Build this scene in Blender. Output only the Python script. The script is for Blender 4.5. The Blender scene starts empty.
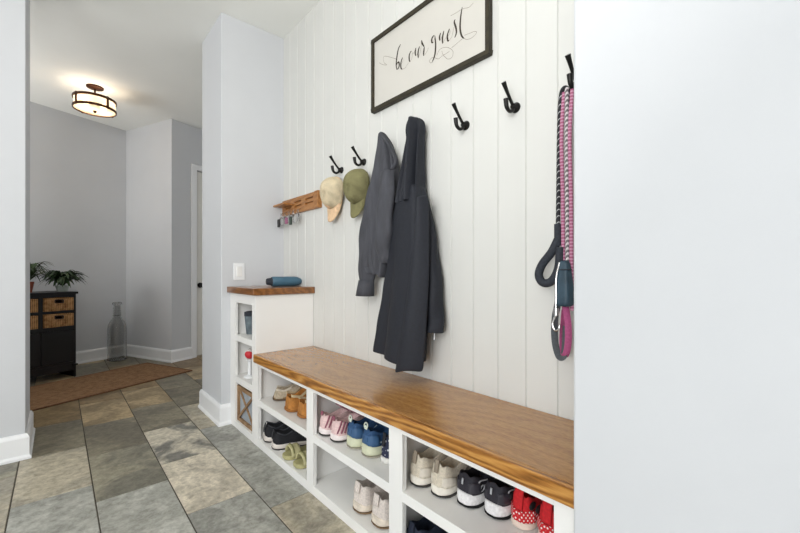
import bpy, bmesh, math, random
from mathutils import Vector, Matrix
random.seed(7)
PI = math.pi
SC = bpy.context.scene
COL = SC.collection

# ------------------------------------------------------------------ camera, world, lights, exposure
cam_d = bpy.data.cameras.new('camera')
cam = bpy.data.objects.new('camera', cam_d)
COL.objects.link(cam)
cam.location = (0, 0, 1.02)
cam.rotation_euler = (PI / 2, 0, -math.radians(41.7257))
cam_d.sensor_width = 36
cam_d.lens = 384.26 / 800 * 36
cam_d.shift_y = 5.64 / 800
cam_d.clip_start = 0.02
SC.camera = cam

world = bpy.data.worlds.new('overcast')
SC.world = world
world.use_nodes = True
bg = world.node_tree.nodes['Background']
bg.inputs[0].default_value = (0.97, 0.98, 1.0, 1)
bg.inputs[1].default_value = 0.42


def area(name, loc, target, sx, sy, power, color):
    l = bpy.data.lights.new(name, 'AREA')
    l.shape = 'RECTANGLE'
    l.size, l.size_y = sx, sy
    l.energy = power
    l.color = color
    o = bpy.data.objects.new(name, l)
    o.location = loc
    d = Vector(target) - Vector(loc)
    o.rotation_euler = d.to_track_quat('-Z', 'Y').to_euler()
    COL.objects.link(o)
    return o


area('daylight_window', (-2.7, -0.55, 1.2), (1.2, 0.25, 0.8), 2.2, 2.0, 76, (0.95, 0.978, 1.0))
area('daylight_rear', (-0.9, -2.6, 1.9), (0.3, 2.5, 1.1), 2.4, 1.6, 3, (1.0, 0.98, 0.95))
area('bounced_flash', (-0.6, 0.1, 1.75), (-0.3, 1.3, 2.75), 0.5, 0.5, 27, (1.0, 0.985, 0.965))
area('foyer_fill', (-1.5, 4.5, 1.5), (-0.6, 4.9, 2.75), 1.0, 1.0, 22, (1.0, 0.98, 0.95))  # added fill light, hidden behind the left wall, to brighten the foyer and its ceiling
SC.view_settings.view_transform = 'Standard'
SC.view_settings.look = 'None'
SC.view_settings.gamma = 1
SC.view_settings.use_curve_mapping = False
SC.view_settings.exposure = 0.30

# ------------------------------------------------------------------ materials


def lin(c):
    r = []
    for v in c:
        v /= 255.0
        r.append(v / 12.92 if v <= 0.04045 else ((v + 0.055) / 1.055) ** 2.4)
    return (r[0], r[1], r[2], 1)


MATS = {}


def base_mat(name):
    m = bpy.data.materials.new(name)
    m.use_nodes = True
    nt = m.node_tree
    return m, nt, nt.nodes['Principled BSDF']


def mat(name, c, rough=0.6, metal=0.0, noise=0.06, scale=30, bump=0.0, bscale=None, spec=None, stretch=(1, 1, 1), coat=0):
    """plain procedural material: colour broken up by noise, optional bump"""
    if name in MATS:
        return MATS[name]
    m, nt, p = base_mat(name)
    N, L = nt.nodes, nt.links
    p.inputs['Roughness'].default_value = rough
    p.inputs['Metallic'].default_value = metal
    if spec is not None:
        p.inputs['Specular IOR Level'].default_value = spec
    if coat:
        p.inputs['Coat Weight'].default_value = coat
        p.inputs['Coat Roughness'].default_value = 0.15
    col = lin(c)
    tc = N.new('ShaderNodeTexCoord')
    mp = N.new('ShaderNodeMapping')
    mp.inputs['Scale'].default_value = stretch
    L.new(tc.outputs['Object'], mp.inputs[0])
    nz = N.new('ShaderNodeTexNoise')
    nz.inputs['Scale'].default_value = scale
    nz.inputs['Detail'].default_value = 4
    L.new(mp.outputs[0], nz.inputs[0])
    rp = N.new('ShaderNodeValToRGB')
    rp.color_ramp.elements[0].color = tuple(max(0, v * (1 - noise * 2)) for v in col[:3]) + (1,)
    rp.color_ramp.elements[1].color = tuple(min(1, v * (1 + noise * 2)) for v in col[:3]) + (1,)
    rp.color_ramp.elements[0].position = 0.3
    rp.color_ramp.elements[1].position = 0.7
    L.new(nz.outputs[0], rp.inputs[0])
    L.new(rp.outputs[0], p.inputs['Base Color'])
    if bump:
        n2 = N.new('ShaderNodeTexNoise')
        n2.inputs['Scale'].default_value = bscale or scale * 3
        n2.inputs['Detail'].default_value = 3
        L.new(mp.outputs[0], n2.inputs[0])
        b = N.new('ShaderNodeBump')
        b.inputs['Strength'].default_value = bump
        b.inputs['Distance'].default_value = 0.003
        L.new(n2.outputs[0], b.inputs['Height'])
        L.new(b.outputs[0], p.inputs['Normal'])
    MATS[name] = m
    return m


def wood(name, c1, c2, c3, rough=0.3, scale=(14, 1.6, 14), ring=5.0, dist=3.0, coat=0.0, fine=60, mixw=0.45, bump=0.08):
    """grain running along local Y of the scene: distorted wave bands + stretched noise"""
    if name in MATS:
        return MATS[name]
    m, nt, p = base_mat(name)
    N, L = nt.nodes, nt.links
    p.inputs['Roughness'].default_value = rough
    if coat:
        p.inputs['Coat Weight'].default_value = coat
        p.inputs['Coat Roughness'].default_value = 0.12
    tc = N.new('ShaderNodeTexCoord')
    mp = N.new('ShaderNodeMapping')
    mp.inputs['Scale'].default_value = scale
    L.new(tc.outputs['Object'], mp.inputs[0])
    w = N.new('ShaderNodeTexWave')
    w.wave_type = 'BANDS'
    w.bands_direction = 'DIAGONAL'
    w.inputs['Scale'].default_value = ring * 0.2
    w.inputs['Distortion'].default_value = dist * 2
    w.inputs['Detail'].default_value = 3
    w.inputs['Detail Scale'].default_value = 0.8
    L.new(mp.outputs[0], w.inputs[0])
    nz = N.new('ShaderNodeTexNoise')
    nz.inputs['Scale'].default_value = fine * 0.1
    nz.inputs['Detail'].default_value = 6
    nz.inputs['Roughness'].default_value = 0.65
    L.new(mp.outputs[0], nz.inputs[0])
    mx = N.new('ShaderNodeMath')
    mx.operation = 'MULTIPLY_ADD'
    mx.inputs[1].default_value = mixw
    L.new(w.outputs['Fac'], mx.inputs[0])
    hf = N.new('ShaderNodeMath')
    hf.operation = 'MULTIPLY'
    hf.inputs[1].default_value = 1.05 - mixw
    L.new(nz.outputs[0], hf.inputs[0])
    L.new(hf.outputs[0], mx.inputs[2])
    rp = N.new('ShaderNodeValToRGB')
    e = rp.color_ramp.elements
    e[0].color = lin(c1)
    e[0].position = 0.18
    e[1].color = lin(c3)
    e[1].position = 0.85
    k = e.new(0.5)
    k.color = lin(c2)
    L.new(mx.outputs[0], rp.inputs[0])
    L.new(rp.outputs[0], p.inputs['Base Color'])
    b = N.new('ShaderNodeBump')
    b.inputs['Strength'].default_value = bump
    b.inputs['Distance'].default_value = 0.002
    L.new(mx.outputs[0], b.inputs['Height'])
    L.new(b.outputs[0], p.inputs['Normal'])
    MATS[name] = m
    return m


def weave(name, c1, c2, sx=300, sy=300, bump=0.5, rough=0.9):
    if name in MATS:
        return MATS[name]
    m, nt, p = base_mat(name)
    N, L = nt.nodes, nt.links
    p.inputs['Roughness'].default_value = rough
    p.inputs['Specular IOR Level'].default_value = 0.15
    tc = N.new('ShaderNodeTexCoord')
    ws = []
    for ax, s in (('X', sx), ('Y', sy)):
        w = N.new('ShaderNodeTexWave')
        w.wave_type = 'BANDS'
        w.bands_direction = ax
        w.inputs['Scale'].default_value = s
        w.inputs['Distortion'].default_value = 1.2
        w.inputs['Detail'].default_value = 2
        L.new(tc.outputs['Object'], w.inputs[0])
        ws.append(w)
    mx = N.new('ShaderNodeMath')
    mx.operation = 'MULTIPLY'
    L.new(ws[0].outputs['Fac'], mx.inputs[0])
    L.new(ws[1].outputs['Fac'], mx.inputs[1])
    nz = N.new('ShaderNodeTexNoise')
    nz.inputs['Scale'].default_value = 25
    nz.inputs['Detail'].default_value = 5
    L.new(tc.outputs['Object'], nz.inputs[0])
    ad = N.new('ShaderNodeMath')
    ad.operation = 'MULTIPLY_ADD'
    ad.inputs[1].default_value = 0.5
    L.new(mx.outputs[0], ad.inputs[0])
    L.new(nz.outputs[0], ad.inputs[2])
    rp = N.new('ShaderNodeValToRGB')
    rp.color_ramp.elements[0].color = lin(c1)
    rp.color_ramp.elements[0].position = 0.3
    rp.color_ramp.elements[1].color = lin(c2)
    rp.color_ramp.elements[1].position = 0.85
    L.new(ad.outputs[0], rp.inputs[0])
    L.new(rp.outputs[0], p.inputs['Base Color'])
    b = N.new('ShaderNodeBump')
    b.inputs['Strength'].default_value = bump
    b.inputs['Distance'].default_value = 0.004
    L.new(ad.outputs[0], b.inputs['Height'])
    L.new(b.outputs[0], p.inputs['Normal'])
    MATS[name] = m
    return m


def stripes(name, c1, c2, scale, axis='Z', duty=0.5, rough=0.8, dist=0.0):
    """two-colour woven cord: bands along one axis"""
    m, nt, p = base_mat(name)
    N, L = nt.nodes, nt.links
    p.inputs['Roughness'].default_value = rough
    tc = N.new('ShaderNodeTexCoord')
    w = N.new('ShaderNodeTexWave')
    w.bands_direction = axis
    w.inputs['Scale'].default_value = scale
    w.inputs['Distortion'].default_value = dist
    L.new(tc.outputs['Object'], w.inputs[0])
    rp = N.new('ShaderNodeValToRGB')
    rp.color_ramp.interpolation = 'LINEAR'
    rp.color_ramp.elements[0].color = lin(c1)
    rp.color_ramp.elements[0].position = duty
    rp.color_ramp.elements[1].color = lin(c2)
    rp.color_ramp.elements[1].position = min(1, duty + 0.12)
    L.new(w.outputs['Fac'], rp.inputs[0])
    L.new(rp.outputs[0], p.inputs['Base Color'])
    return m


def glass_mat(name, tint=(0.95, 0.97, 0.97), rough=0.02):
    m, nt, p = base_mat(name)
    p.inputs['Base Color'].default_value = (*tint, 1)
    p.inputs['Roughness'].default_value = rough
    p.inputs['Transmission Weight'].default_value = 1
    p.inputs['IOR'].default_value = 1.45
    return m


def emit(name, c, s):
    m, nt, p = base_mat(name)
    p.inputs['Base Color'].default_value = lin(c)
    p.inputs['Emission Color'].default_value = lin(c)
    p.inputs['Emission Strength'].default_value = s
    return m


M_WALL = mat('wall_paint', (204, 206, 209), 0.75, noise=0.008, scale=3, bump=0.03, bscale=250)
M_BOARD = mat('board_paint', (212, 212, 208), 0.5, noise=0.006, scale=4)
M_CEIL = mat('ceiling_paint', (236, 237, 233), 0.9, noise=0.006, scale=3)
M_TRIM = mat('trim_paint', (238, 239, 240), 0.4, noise=0.006, scale=5)
M_CAB = mat('cabinet_paint', (238, 237, 234), 0.42, noise=0.008, scale=5)
M_DOOR = mat('door_paint', (226, 224, 216), 0.45, noise=0.006, scale=5)
M_BENCH = wood('bench_wood', (120, 80, 38), (168, 120, 66), (200, 150, 90), 0.24, (40, 10, 40), 1.2, 9, coat=0.35, fine=48, mixw=0.15, bump=0.0)
M_NOSE = wood('oak_edge', (92, 54, 16), (166, 110, 48), (206, 154, 82), 0.28, (44, 4.0, 44), 3.2, 5.0, coat=0.3, fine=40, mixw=0.40)
M_TOWER = wood('tower_wood', (90, 54, 26), (128, 82, 42), (158, 108, 60), 0.28, (24, 5, 34), 2.4, 5, coat=0.3, fine=34, mixw=0.28)
M_RACK = wood('rack_wood', (122, 78, 38), (158, 106, 56), (184, 132, 78), 0.45, (26, 5, 34), 3, 4, mixw=0.25)
M_CRATE = wood('crate_wood', (112, 84, 56), (146, 114, 80), (168, 138, 104), 0.7, (30, 12, 12), 2, 4, mixw=0.25)
M_IRON = mat('black_iron', (38, 37, 36), 0.45, 0.7, noise=0.1, scale=60, bump=0.2)
M_BRONZE = mat('bronze', (74, 44, 26), 0.4, 0.75, noise=0.15, scale=30)
M_BLACKWOOD = mat('black_furniture_paint', (10, 10, 12), 0.4, noise=0.1, scale=12)
M_FRAME = mat('sign_frame_wood', (44, 38, 22), 0.6, noise=0.18, scale=40)
M_HAIR = mat('fine_ink', (132, 124, 112), 0.8, noise=0.02)
M_INK = mat('ink', (54, 46, 36), 0.8, noise=0.02)
M_CHROME = mat('steel', (190, 190, 190), 0.25, 1.0, noise=0.03)
M_WICKER = weave('wicker', (92, 60, 32), (204, 158, 110), 22, 60, 0.8)
M_RUG = weave('jute', (108, 80, 56), (160, 124, 92), 60, 60, 0.7)


def tile_mat():
    m, nt, p = base_mat('slate_tile')
    N, L = nt.nodes, nt.links
    at = N.new('ShaderNodeAttribute')
    at.attribute_name = 'tint'
    a2 = N.new('ShaderNodeAttribute')
    a2.attribute_name = 'tint2'
    sd = N.new('ShaderNodeAttribute')
    sd.attribute_name = 'seed'
    tc = N.new('ShaderNodeTexCoord')
    mp = N.new('ShaderNodeMapping')
    L.new(tc.outputs['Object'], mp.inputs[0])
    cb = N.new('ShaderNodeCombineXYZ')
    L.new(sd.outputs['Fac'], cb.inputs[0])
    L.new(sd.outputs['Fac'], cb.inputs[2])
    L.new(cb.outputs[0], mp.inputs['Location'])
    big = N.new('ShaderNodeTexNoise')
    big.inputs['Scale'].default_value = 4.0
    big.inputs['Detail'].default_value = 5
    big.inputs['Roughness'].default_value = 0.55
    big.inputs['Distortion'].default_value = 0.9
    L.new(mp.outputs[0], big.inputs[0])
    r1 = N.new('ShaderNodeValToRGB')
    r1.color_ramp.elements[0].position = 0.46
    r1.color_ramp.elements[1].position = 0.58
    L.new(big.outputs[0], r1.inputs[0])
    mix = N.new('ShaderNodeMixRGB')
    L.new(r1.outputs[0], mix.inputs[0])
    L.new(at.outputs['Color'], mix.inputs[1])
    L.new(a2.outputs['Color'], mix.inputs[2])
    fine = N.new('ShaderNodeTexNoise')
    fine.inputs['Scale'].default_value = 34
    fine.inputs['Detail'].default_value = 8
    fine.inputs['Roughness'].default_value = 0.7
    fine.inputs['Distortion'].default_value = 0.25
    L.new(mp.outputs[0], fine.inputs[0])
    r2 = N.new('ShaderNodeValToRGB')
    r2.color_ramp.elements[0].position = 0.28
    r2.color_ramp.elements[0].color = (0.50, 0.49, 0.47, 1)
    r2.color_ramp.elements[1].position = 0.72
    r2.color_ramp.elements[1].color = (1.25, 1.25, 1.25, 1)
    L.new(fine.outputs[0], r2.inputs[0])
    mu = N.new('ShaderNodeMixRGB')
    mu.blend_type = 'MULTIPLY'
    mu.inputs[0].default_value = 1
    L.new(mix.outputs[0], mu.inputs[1])
    L.new(r2.outputs[0], mu.inputs[2])
    L.new(mu.outputs[0], p.inputs['Base Color'])
    p.inputs['Roughness'].default_value = 0.42
    p.inputs['Specular IOR Level'].default_value = 0.35
    b = N.new('ShaderNodeBump')
    b.inputs['Strength'].default_value = 0.25
    b.inputs['Distance'].default_value = 0.004
    L.new(fine.outputs[0], b.inputs['Height'])
    L.new(b.outputs[0], p.inputs['Normal'])
    return m


M_TILE = tile_mat()
M_GROUT = mat('grout', (84, 79, 70), 0.9, noise=0.1, scale=60)

# ------------------------------------------------------------------ mesh helpers


class MB:
    def __init__(self):
        self.v = []
        self.f = []

    def add(self, verts, faces):
        o = len(self.v)
        self.v += [tuple(p) for p in verts]
        self.f += [tuple(i + o for i in fc) for fc in faces]
        return self

    def box(self, x0, x1, y0, y1, z0, z1, M=None):
        vs = [Vector((x, y, z)) for z in (z0, z1) for x, y in ((x0, y0), (x1, y0), (x1, y1), (x0, y1))]
        if M is not None:
            vs = [M @ p for p in vs]
        return self.add(vs, [(3, 2, 1, 0), (4, 5, 6, 7), (0, 1, 5, 4), (1, 2, 6, 5), (2, 3, 7, 6), (3, 0, 4, 7)])

    def grid(self, rows, closed_u=False, cap0=False, cap1=False):
        """rows: list of equal-length rings; closed_u joins each ring's ends"""
        n = len(rows[0])
        vs = [p for r in rows for p in r]
        fs = []
        for i in range(len(rows) - 1):
            for j in range(n if closed_u else n - 1):
                k = (j + 1) % n
                fs.append((i * n + j, i * n + k, (i + 1) * n + k, (i + 1) * n + j))
        if cap0:
            fs.append(tuple(range(n - 1, -1, -1)))
        if cap1:
            fs.append(tuple((len(rows) - 1) * n + j for j in range(n)))
        return self.add(vs, fs)

    def tube(self, pts, r, seg=10, flat=1.0, up=None, caps=True):
        """r: number or list; flat squashes one axis of the section"""
        pts = [Vector(p) for p in pts]
        n = len(pts)
        rr = r if isinstance(r, (list, tuple)) else [r] * n
        rows = []
        prev = None
        for i, p in enumerate(pts):
            t = (pts[min(i + 1, n - 1)] - pts[max(i - 1, 0)])
            if t.length < 1e-9:
                t = Vector((0, 0, 1))
            t.normalize()
            if prev is None:
                ref = Vector(up) if up else (Vector((0, 0, 1)) if abs(t.z) < 0.9 else Vector((1, 0, 0)))
                a = (ref - t * ref.dot(t)).normalized()
            else:
                a = (prev - t * prev.dot(t)).normalized()
            prev = a
            b = t.cross(a)
            rows.append([p + (a * math.cos(2 * PI * k / seg) * flat + b * math.sin(2 * PI * k / seg)) * rr[i] for k in range(seg)])
        return self.grid(rows, True, caps, caps)

    def lathe(self, prof, c=(0, 0, 0), seg=32, M=None, cap0=True, cap1=True):
        """prof: (radius, height) pairs round local Z"""
        rows = []
        for r, z in prof:
            row = [Vector((r * math.cos(2 * PI * k / seg), r * math.sin(2 * PI * k / seg), z)) for k in range(seg)]
            row = [(M @ p if M is not None else p) + Vector(c) for p in row]
            rows.append(row)
        return self.grid(rows, True, cap0, cap1)

    def ellipsoid(self, c, rx, ry, rz, seg=20, rings=10, M=None):
        rows = []
        for i in range(1, rings):
            th = PI * i / rings
            row = []
            for k in range(seg):
                p = Vector((rx * math.sin(th) * math.cos(2 * PI * k / seg), ry * math.sin(th) * math.sin(2 * PI * k / seg), -rz * math.cos(th)))
                row.append((M @ p if M is not None else p) + Vector(c))
            rows.append(row)
        return self.grid(rows, True, True, True)


def cat(pts, sub=6):
    """Catmull-Rom through points of any dimension"""
    P = [Vector(p) for p in pts]
    if len(P) < 3:
        return P
    out = []
    for i in range(len(P) - 1):
        p0 = P[i - 1] if i else P[0] * 2 - P[1]
        p1, p2 = P[i], P[i + 1]
        p3 = P[i + 2] if i + 2 < len(P) else P[-1] * 2 - P[-2]
        for k in range(sub):
            t = k / sub
            out.append(0.5 * ((2 * p1) + (p2 - p0) * t + (2 * p0 - 5 * p1 + 4 * p2 - p3) * t * t + (3 * p1 - p0 - 3 * p2 + p3) * t ** 3))
    out.append(P[-1])
    return out


def lerp_tab(tab, t):
    """smooth lookup in [(t, value), ...]"""
    if t <= tab[0][0]:
        return tab[0][1]
    for (a, va), (b, vb) in zip(tab, tab[1:]):
        if t <= b:
            k = (t - a) / (b - a)
            k = k * k * (3 - 2 * k) * 0.5 + k * 0.5
            return va + (vb - va) * k
    return tab[-1][1]


def obj(name, mb, m, parent=None, smooth=False, bevel=0, bseg=2, sub=0, solid=0, angle=40):
    me = bpy.data.meshes.new(name)
    off = Vector(parent['_o']) if parent is not None and '_o' in parent else Vector((0, 0, 0))
    me.from_pydata([tuple(Vector(p) - off) for p in mb.v], [], mb.f)
    bm = bmesh.new()
    bm.from_mesh(me)
    bmesh.ops.remove_doubles(bm, verts=bm.verts, dist=1e-6)
    bmesh.ops.recalc_face_normals(bm, faces=bm.faces)
    bm.to_mesh(me)
    bm.free()
    o = bpy.data.objects.new(name, me)
    COL.objects.link(o)
    if m:
        me.materials.append(m)
    if parent is not None:
        o.parent = parent
        if off.length:
            o['_o'] = tuple(off)
    if bevel:
        b = o.modifiers.new('bevel', 'BEVEL')
        b.width = bevel
        b.segments = bseg
        b.limit_method = 'ANGLE'
        b.angle_limit = math.radians(35)
    if solid:
        s = o.modifiers.new('solid', 'SOLIDIFY')
        s.thickness = solid
        s.offset = 0
    if sub:
        s = o.modifiers.new('sub', 'SUBSURF')
        s.levels = s.render_levels = sub
    if smooth or sub:
        me.polygons.foreach_set('use_smooth', [True] * len(me.polygons))
        if not sub:
            try:
                me.set_sharp_from_angle(angle=math.radians(angle))
            except Exception:
                pass
    me.update()
    return o


def tag(o, label, category, group=None, kind=None):
    o['label'] = label
    o['category'] = category
    if group:
        o['group'] = group
    if kind:
        o['kind'] = kind
    return o


def thing(name, label, category, loc=(0, 0, 0), group=None):
    o = bpy.data.objects.new(name, None)
    o.location = loc
    o['_o'] = tuple(loc)
    o.empty_display_size = 0.05
    COL.objects.link(o)
    return tag(o, label, category, group)


def struct(name, mb, m, parent=None, **k):
    o = obj(name, mb, m, parent, **k)
    if parent is None:
        o['kind'] = 'structure'
    return o


def copy_tree(o, parent=None):
    c = o.copy()
    COL.objects.link(c)
    if parent is not None:
        c.parent = parent
    for ch in [x for x in o.children]:
        copy_tree(ch, c)
    return c


# ------------------------------------------------------------------ the setting
W = 1.254          # plane of the boarded wall
XC = 0.8725        # front plane of the cabinets
XP = 0.8156        # front plane of the two wall ends beside the alcove
YP = 2.704         # alcove side wall
YR = 0.364          # alcove other side wall
H = 2.755
A = Vector((math.cos(math.radians(22.5)), math.sin(math.radians(22.5)), 0))
B = Vector((A.y, -A.x, 0))
C1 = Vector((0.631, 5.761, 0))
C2 = C1 + B * 0.87


def fr(o):
    """matrix of a frame whose x runs along A, y away from B, placed at o"""
    return Matrix(((A.x, -B.x, 0, o.x), (A.y, -B.y, 0, o.y), (0, 0, 1, o.z), (0, 0, 0, 1)))


# floor: grout bed and one slab per tile, 0.278 x 0.555, running along Y
TW, TL, G = 0.2805, 0.555, 0.0024
pal = {
    'grey': ((176, 176, 168), (150, 150, 143)),
    'lgrey': ((186, 186, 178), (166, 166, 158)),
    'cream': ((232, 222, 202), (200, 191, 173)),
    'mixed': ((214, 206, 188), (130, 128, 121)),
    'olive': ((164, 158, 138), (130, 127, 114)),
    'dark': ((120, 114, 100), (142, 135, 116)),
    'tan': ((190, 168, 132), (152, 134, 104)),
    'brown': ((130, 110, 82), (158, 136, 102)),
    'beige': ((196, 187, 166), (170, 163, 147)),
}
known = {
    (2, 1.26): 'grey', (2, 1.815): 'cream', (2, 2.37): 'mixed', (2, 2.925): 'dark', (2, 3.48): 'tan', (2, 4.035): 'brown',
    (1, 1.06): 'grey', (1, 1.615): 'lgrey', (1, 2.17): 'olive', (1, 2.725): 'dark', (1, 3.28): 'tan', (1, 3.835): 'brown',
    (0, 1.79): 'lgrey', (0, 2.345): 'beige', (0, 2.9): 'dark', (0, 3.455): 'brown',
    (3, 1.06): 'beige', (3, 1.615): 'lgrey', (3, 2.17): 'grey', (3, 2.725): 'beige', (3, 3.28): 'dark', (3, 3.835): 'dark',
    (-1, 1.615): 'beige', (-1, 2.17): 'beige', (-1, 2.725): 'olive',
}
fl = MB()
fl.box(-3.2, 3.2, -3.2, 8.0, -0.08, -0.003)
tints = [None] * 6
for i in range(-11, 11):
    x0 = 0.127 + (i - 1) * TW
    ph = 2.36 if i % 2 == 0 else 2.17
    for j in range(-10, 11):
        y0 = ph + j * TL
        key = None
        for (ki, ky), v in known.items():
            if ki == i and abs(ky - y0) < 0.05:
                key = v
        if key is None:
            key = random.choice(['grey', 'lgrey', 'beige', 'olive', 'dark'] if y0 < 2.9 else ['dark', 'brown', 'dark', 'tan'])
        c = 0.004
        X0, X1, Y0, Y1 = x0 + G, x0 + TW - G, y0 + G, y0 + TL - G
        vs = [(X0, Y0, -0.003), (X1, Y0, -0.003), (X1, Y1, -0.003), (X0, Y1, -0.003),
              (X0 + c * .4, Y0 + c * .4, 0), (X1 - c * .4, Y0 + c * .4, 0), (X1 - c * .4, Y1 - c * .4, 0), (X0 + c * .4, Y1 - c * .4, 0)]
        fl.add(vs, [(4, 5, 6, 7), (0, 1, 5, 4), (1, 2, 6, 5), (2, 3, 7, 6), (3, 0, 4, 7)])
        tints += [(key, random.uniform(0, 60), random.uniform(0.92, 1.06))] * 5
me = bpy.data.meshes.new('floor')
me.from_pydata(fl.v, [], fl.f)
floor = bpy.data.objects.new('floor', me)
COL.objects.link(floor)
floor['kind'] = 'structure'
me.materials.append(M_GROUT)
me.materials.append(M_TILE)
me.polygons.foreach_set('material_index', [0 if q is None else 1 for q in tints])
for an, at in (('tint', 'FLOAT_COLOR'), ('tint2', 'FLOAT_COLOR'), ('seed', 'FLOAT')):
    me.attributes.new(an, at, 'FACE')
t1, t2, ts = me.attributes['tint'], me.attributes['tint2'], me.attributes['seed']
for k, poly in enumerate(me.polygons):
    q = tints[k]
    if q is None:
        continue
    ca, cb_ = lin(pal[q[0]][0]), lin(pal[q[0]][1])
    t1.data[k].color = tuple(v * q[2] for v in ca[:3]) + (1,)
    t2.data[k].color = tuple(v * q[2] for v in cb_[:3]) + (1,)
    ts.data[k].value = q[1]

struct('ceiling', MB().box(-3.2, 3.2, -3.2, 8.0, H, H + 0.1), M_CEIL)

# boarded wall: vertical boards with V grooves, one mesh
bw = MB()
prof = []
pitch = 0.1172
y = YR - 0.02
yg = 0.609 - 3 * pitch
prof.append((W, y))
while yg < YP:
    if yg > y + 0.01:
        prof += [(W, yg - 0.0042), (W + 0.006, yg - 0.001), (W + 0.006, yg + 0.001), (W, yg + 0.0042)]
    yg += pitch
prof.append((W, YP + 0.02))
bw.grid([[(px, py, z) for px, py in prof] for z in (0, H)])
bw.box(W + 0.012, W + 0.12, YR - 0.02, YP + 0.02, 0, H)
struct('wall_right', bw, M_BOARD)

# the wall ends either side of the alcove, and the left wall of the opening
struct('wall_alcove_far', MB().box(XP, 3.2, YP, YP + 0.455, 0, H), M_WALL, bevel=0.004)
struct('wall_alcove_near', MB().box(XP, 3.2, -2.2, YR, 0, H), M_WALL, bevel=0.006, bseg=3)
struct('wall_left', MB().box(-3.2, -0.130, 2.94, 3.395, 0, H), M_WALL, bevel=0.004)
# foyer walls, turned 22.5 degrees
fw = MB()
fw.box(-3.0, 0.12, 0, 0.12, 0, H, fr(C1))
struct('wall_back', fw, M_WALL)
struct('wall_back_side', MB().box(0, 0.12, -0.87 + 0.12, 0, 0, H, fr(C1)), M_WALL)
# wall with the door: left stub, head over the door, and the run past it
DA0, DA1, DZ = 0.30, 1.15, 2.245
w3 = MB()
w3.box(0, DA0, 0, 0.12, 0, H, fr(C2))
w3.box(DA0, DA1, 0, 0.12, DZ, H, fr(C2))
w3.box(DA1, 2.2, 0, 0.12, 0, H, fr(C2))
struct('wall_door', w3, M_WALL)


def baseboard(name, p0, p1, n, m0=0, m1=0):
    """profiled skirting from p0 to p1 standing off along n"""
    p0, p1, n = Vector(p0), Vector(p1), Vector(n)
    pr = [(0, 0), (0.024, 0), (0.024, 0.012), (0.016, 0.024), (0.016, 0.116), (0.012, 0.127), (0.006, 0.137), (0, 0.137)]
    u = (p1 - p0).normalized()
    rows = [[p + n * d + u * (d * m_) + Vector((0, 0, z)) for d, z in pr] for p, m_ in ((p0, m0), (p1, m1))]
    mb = MB().grid(rows, True, True, True)
    return struct(name, mb, M_TRIM)


baseboard('baseboard_left', (-3.0, 2.94, 0), (-0.130, 2.94, 0), (0, -1, 0), 0, 1)
baseboard('baseboard_left_jamb', (-0.130, 2.94, 0), (-0.130, 3.395, 0), (1, 0, 0), -1, 1)
baseboard('baseboard_left_rear', (-0.130, 3.395, 0), (-3.0, 3.395, 0), (0, 1, 0), -1, 0)
baseboard('baseboard_alcove_far', (XP, YP, 0), (XC, YP, 0), (0, -1, 0), -1, 0)
baseboard('baseboard_alcove_end', (XP, YP, 0), (XP, YP + 0.455, 0), (-1, 0, 0), -1, 1)
baseboard('baseboard_alcove_near', (XP, -2.2, 0), (XP, YR, 0), (-1, 0, 0))
baseboard('baseboard_back', C1 - A * 2.9, C1, B, 0, -1)
baseboard('baseboard_back_side', C1, C2, -A, 1, 1)
baseboard('baseboard_door', C2, C2 + A * 0.235, B, -1, 0)

# door with casing, in the third foyer wall
F3 = fr(C2)
cs = MB()
cs.box(DA0 - 0.065, DA0, -0.018, 0.0, 0, DZ + 0.06, F3)
cs.box(DA1, DA1 + 0.065, -0.018, 0.0, 0, DZ + 0.06, F3)
cs.box(DA0, DA1, -0.018, 0.0, DZ, DZ + 0.06, F3)
struct('trim_1', cs, M_TRIM, bevel=0.003)
dr = MB()
dr.box(DA0 + 0.004, DA1 - 0.004, 0.03, 0.07, 0.008, DZ - 0.004, F3)
for z0, z1 in ((0.2, 0.95), (1.1, 2.05)):          # raised panel mouldings
    for a0, a1, c0, c1 in ((DA0 + .12, DA1 - .12, z0, z0 + .02), (DA0 + .12, DA1 - .12, z1 - .02, z1),
                           (DA0 + .12, DA0 + .14, z0, z1), (DA1 - .14, DA1 - .12, z0, z1)):
        dr.box(a0, a1, 0.024, 0.03, c0, c1, F3)
door = struct('door_1', dr, M_DOOR, bevel=0.003)
kn = MB()
KM = F3 @ Matrix.Translation((DA0 + 0.075, 0.03, 0.86)) @ Matrix.Rotation(PI / 2, 4, 'X')
kn.lathe([(0.0, 0.0), (0.032, 0.0), (0.032, 0.006), (0.012, 0.01), (0.011, 0.03), (0.026, 0.036), (0.03, 0.05), (0.02, 0.062), (0.0, 0.064)], seg=20, M=KM, cap0=False, cap1=False)
obj('door_knob', kn, M_IRON, door, smooth=True)

# light switch on the alcove side wall
sw = thing('light_switch', 'white light switch plate on the grey wall above the tall cubby unit', 'light switch', (0.931, YP, 1.024))
obj('plate', MB().box(0.894, 0.968, YP - 0.006, YP, 0.966, 1.082), M_TRIM, sw, bevel=0.003)
obj('rocker', MB().box(0.913, 0.949, YP - 0.010, YP - 0.005, 0.990, 1.058), M_CAB, sw, bevel=0.002)

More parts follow.
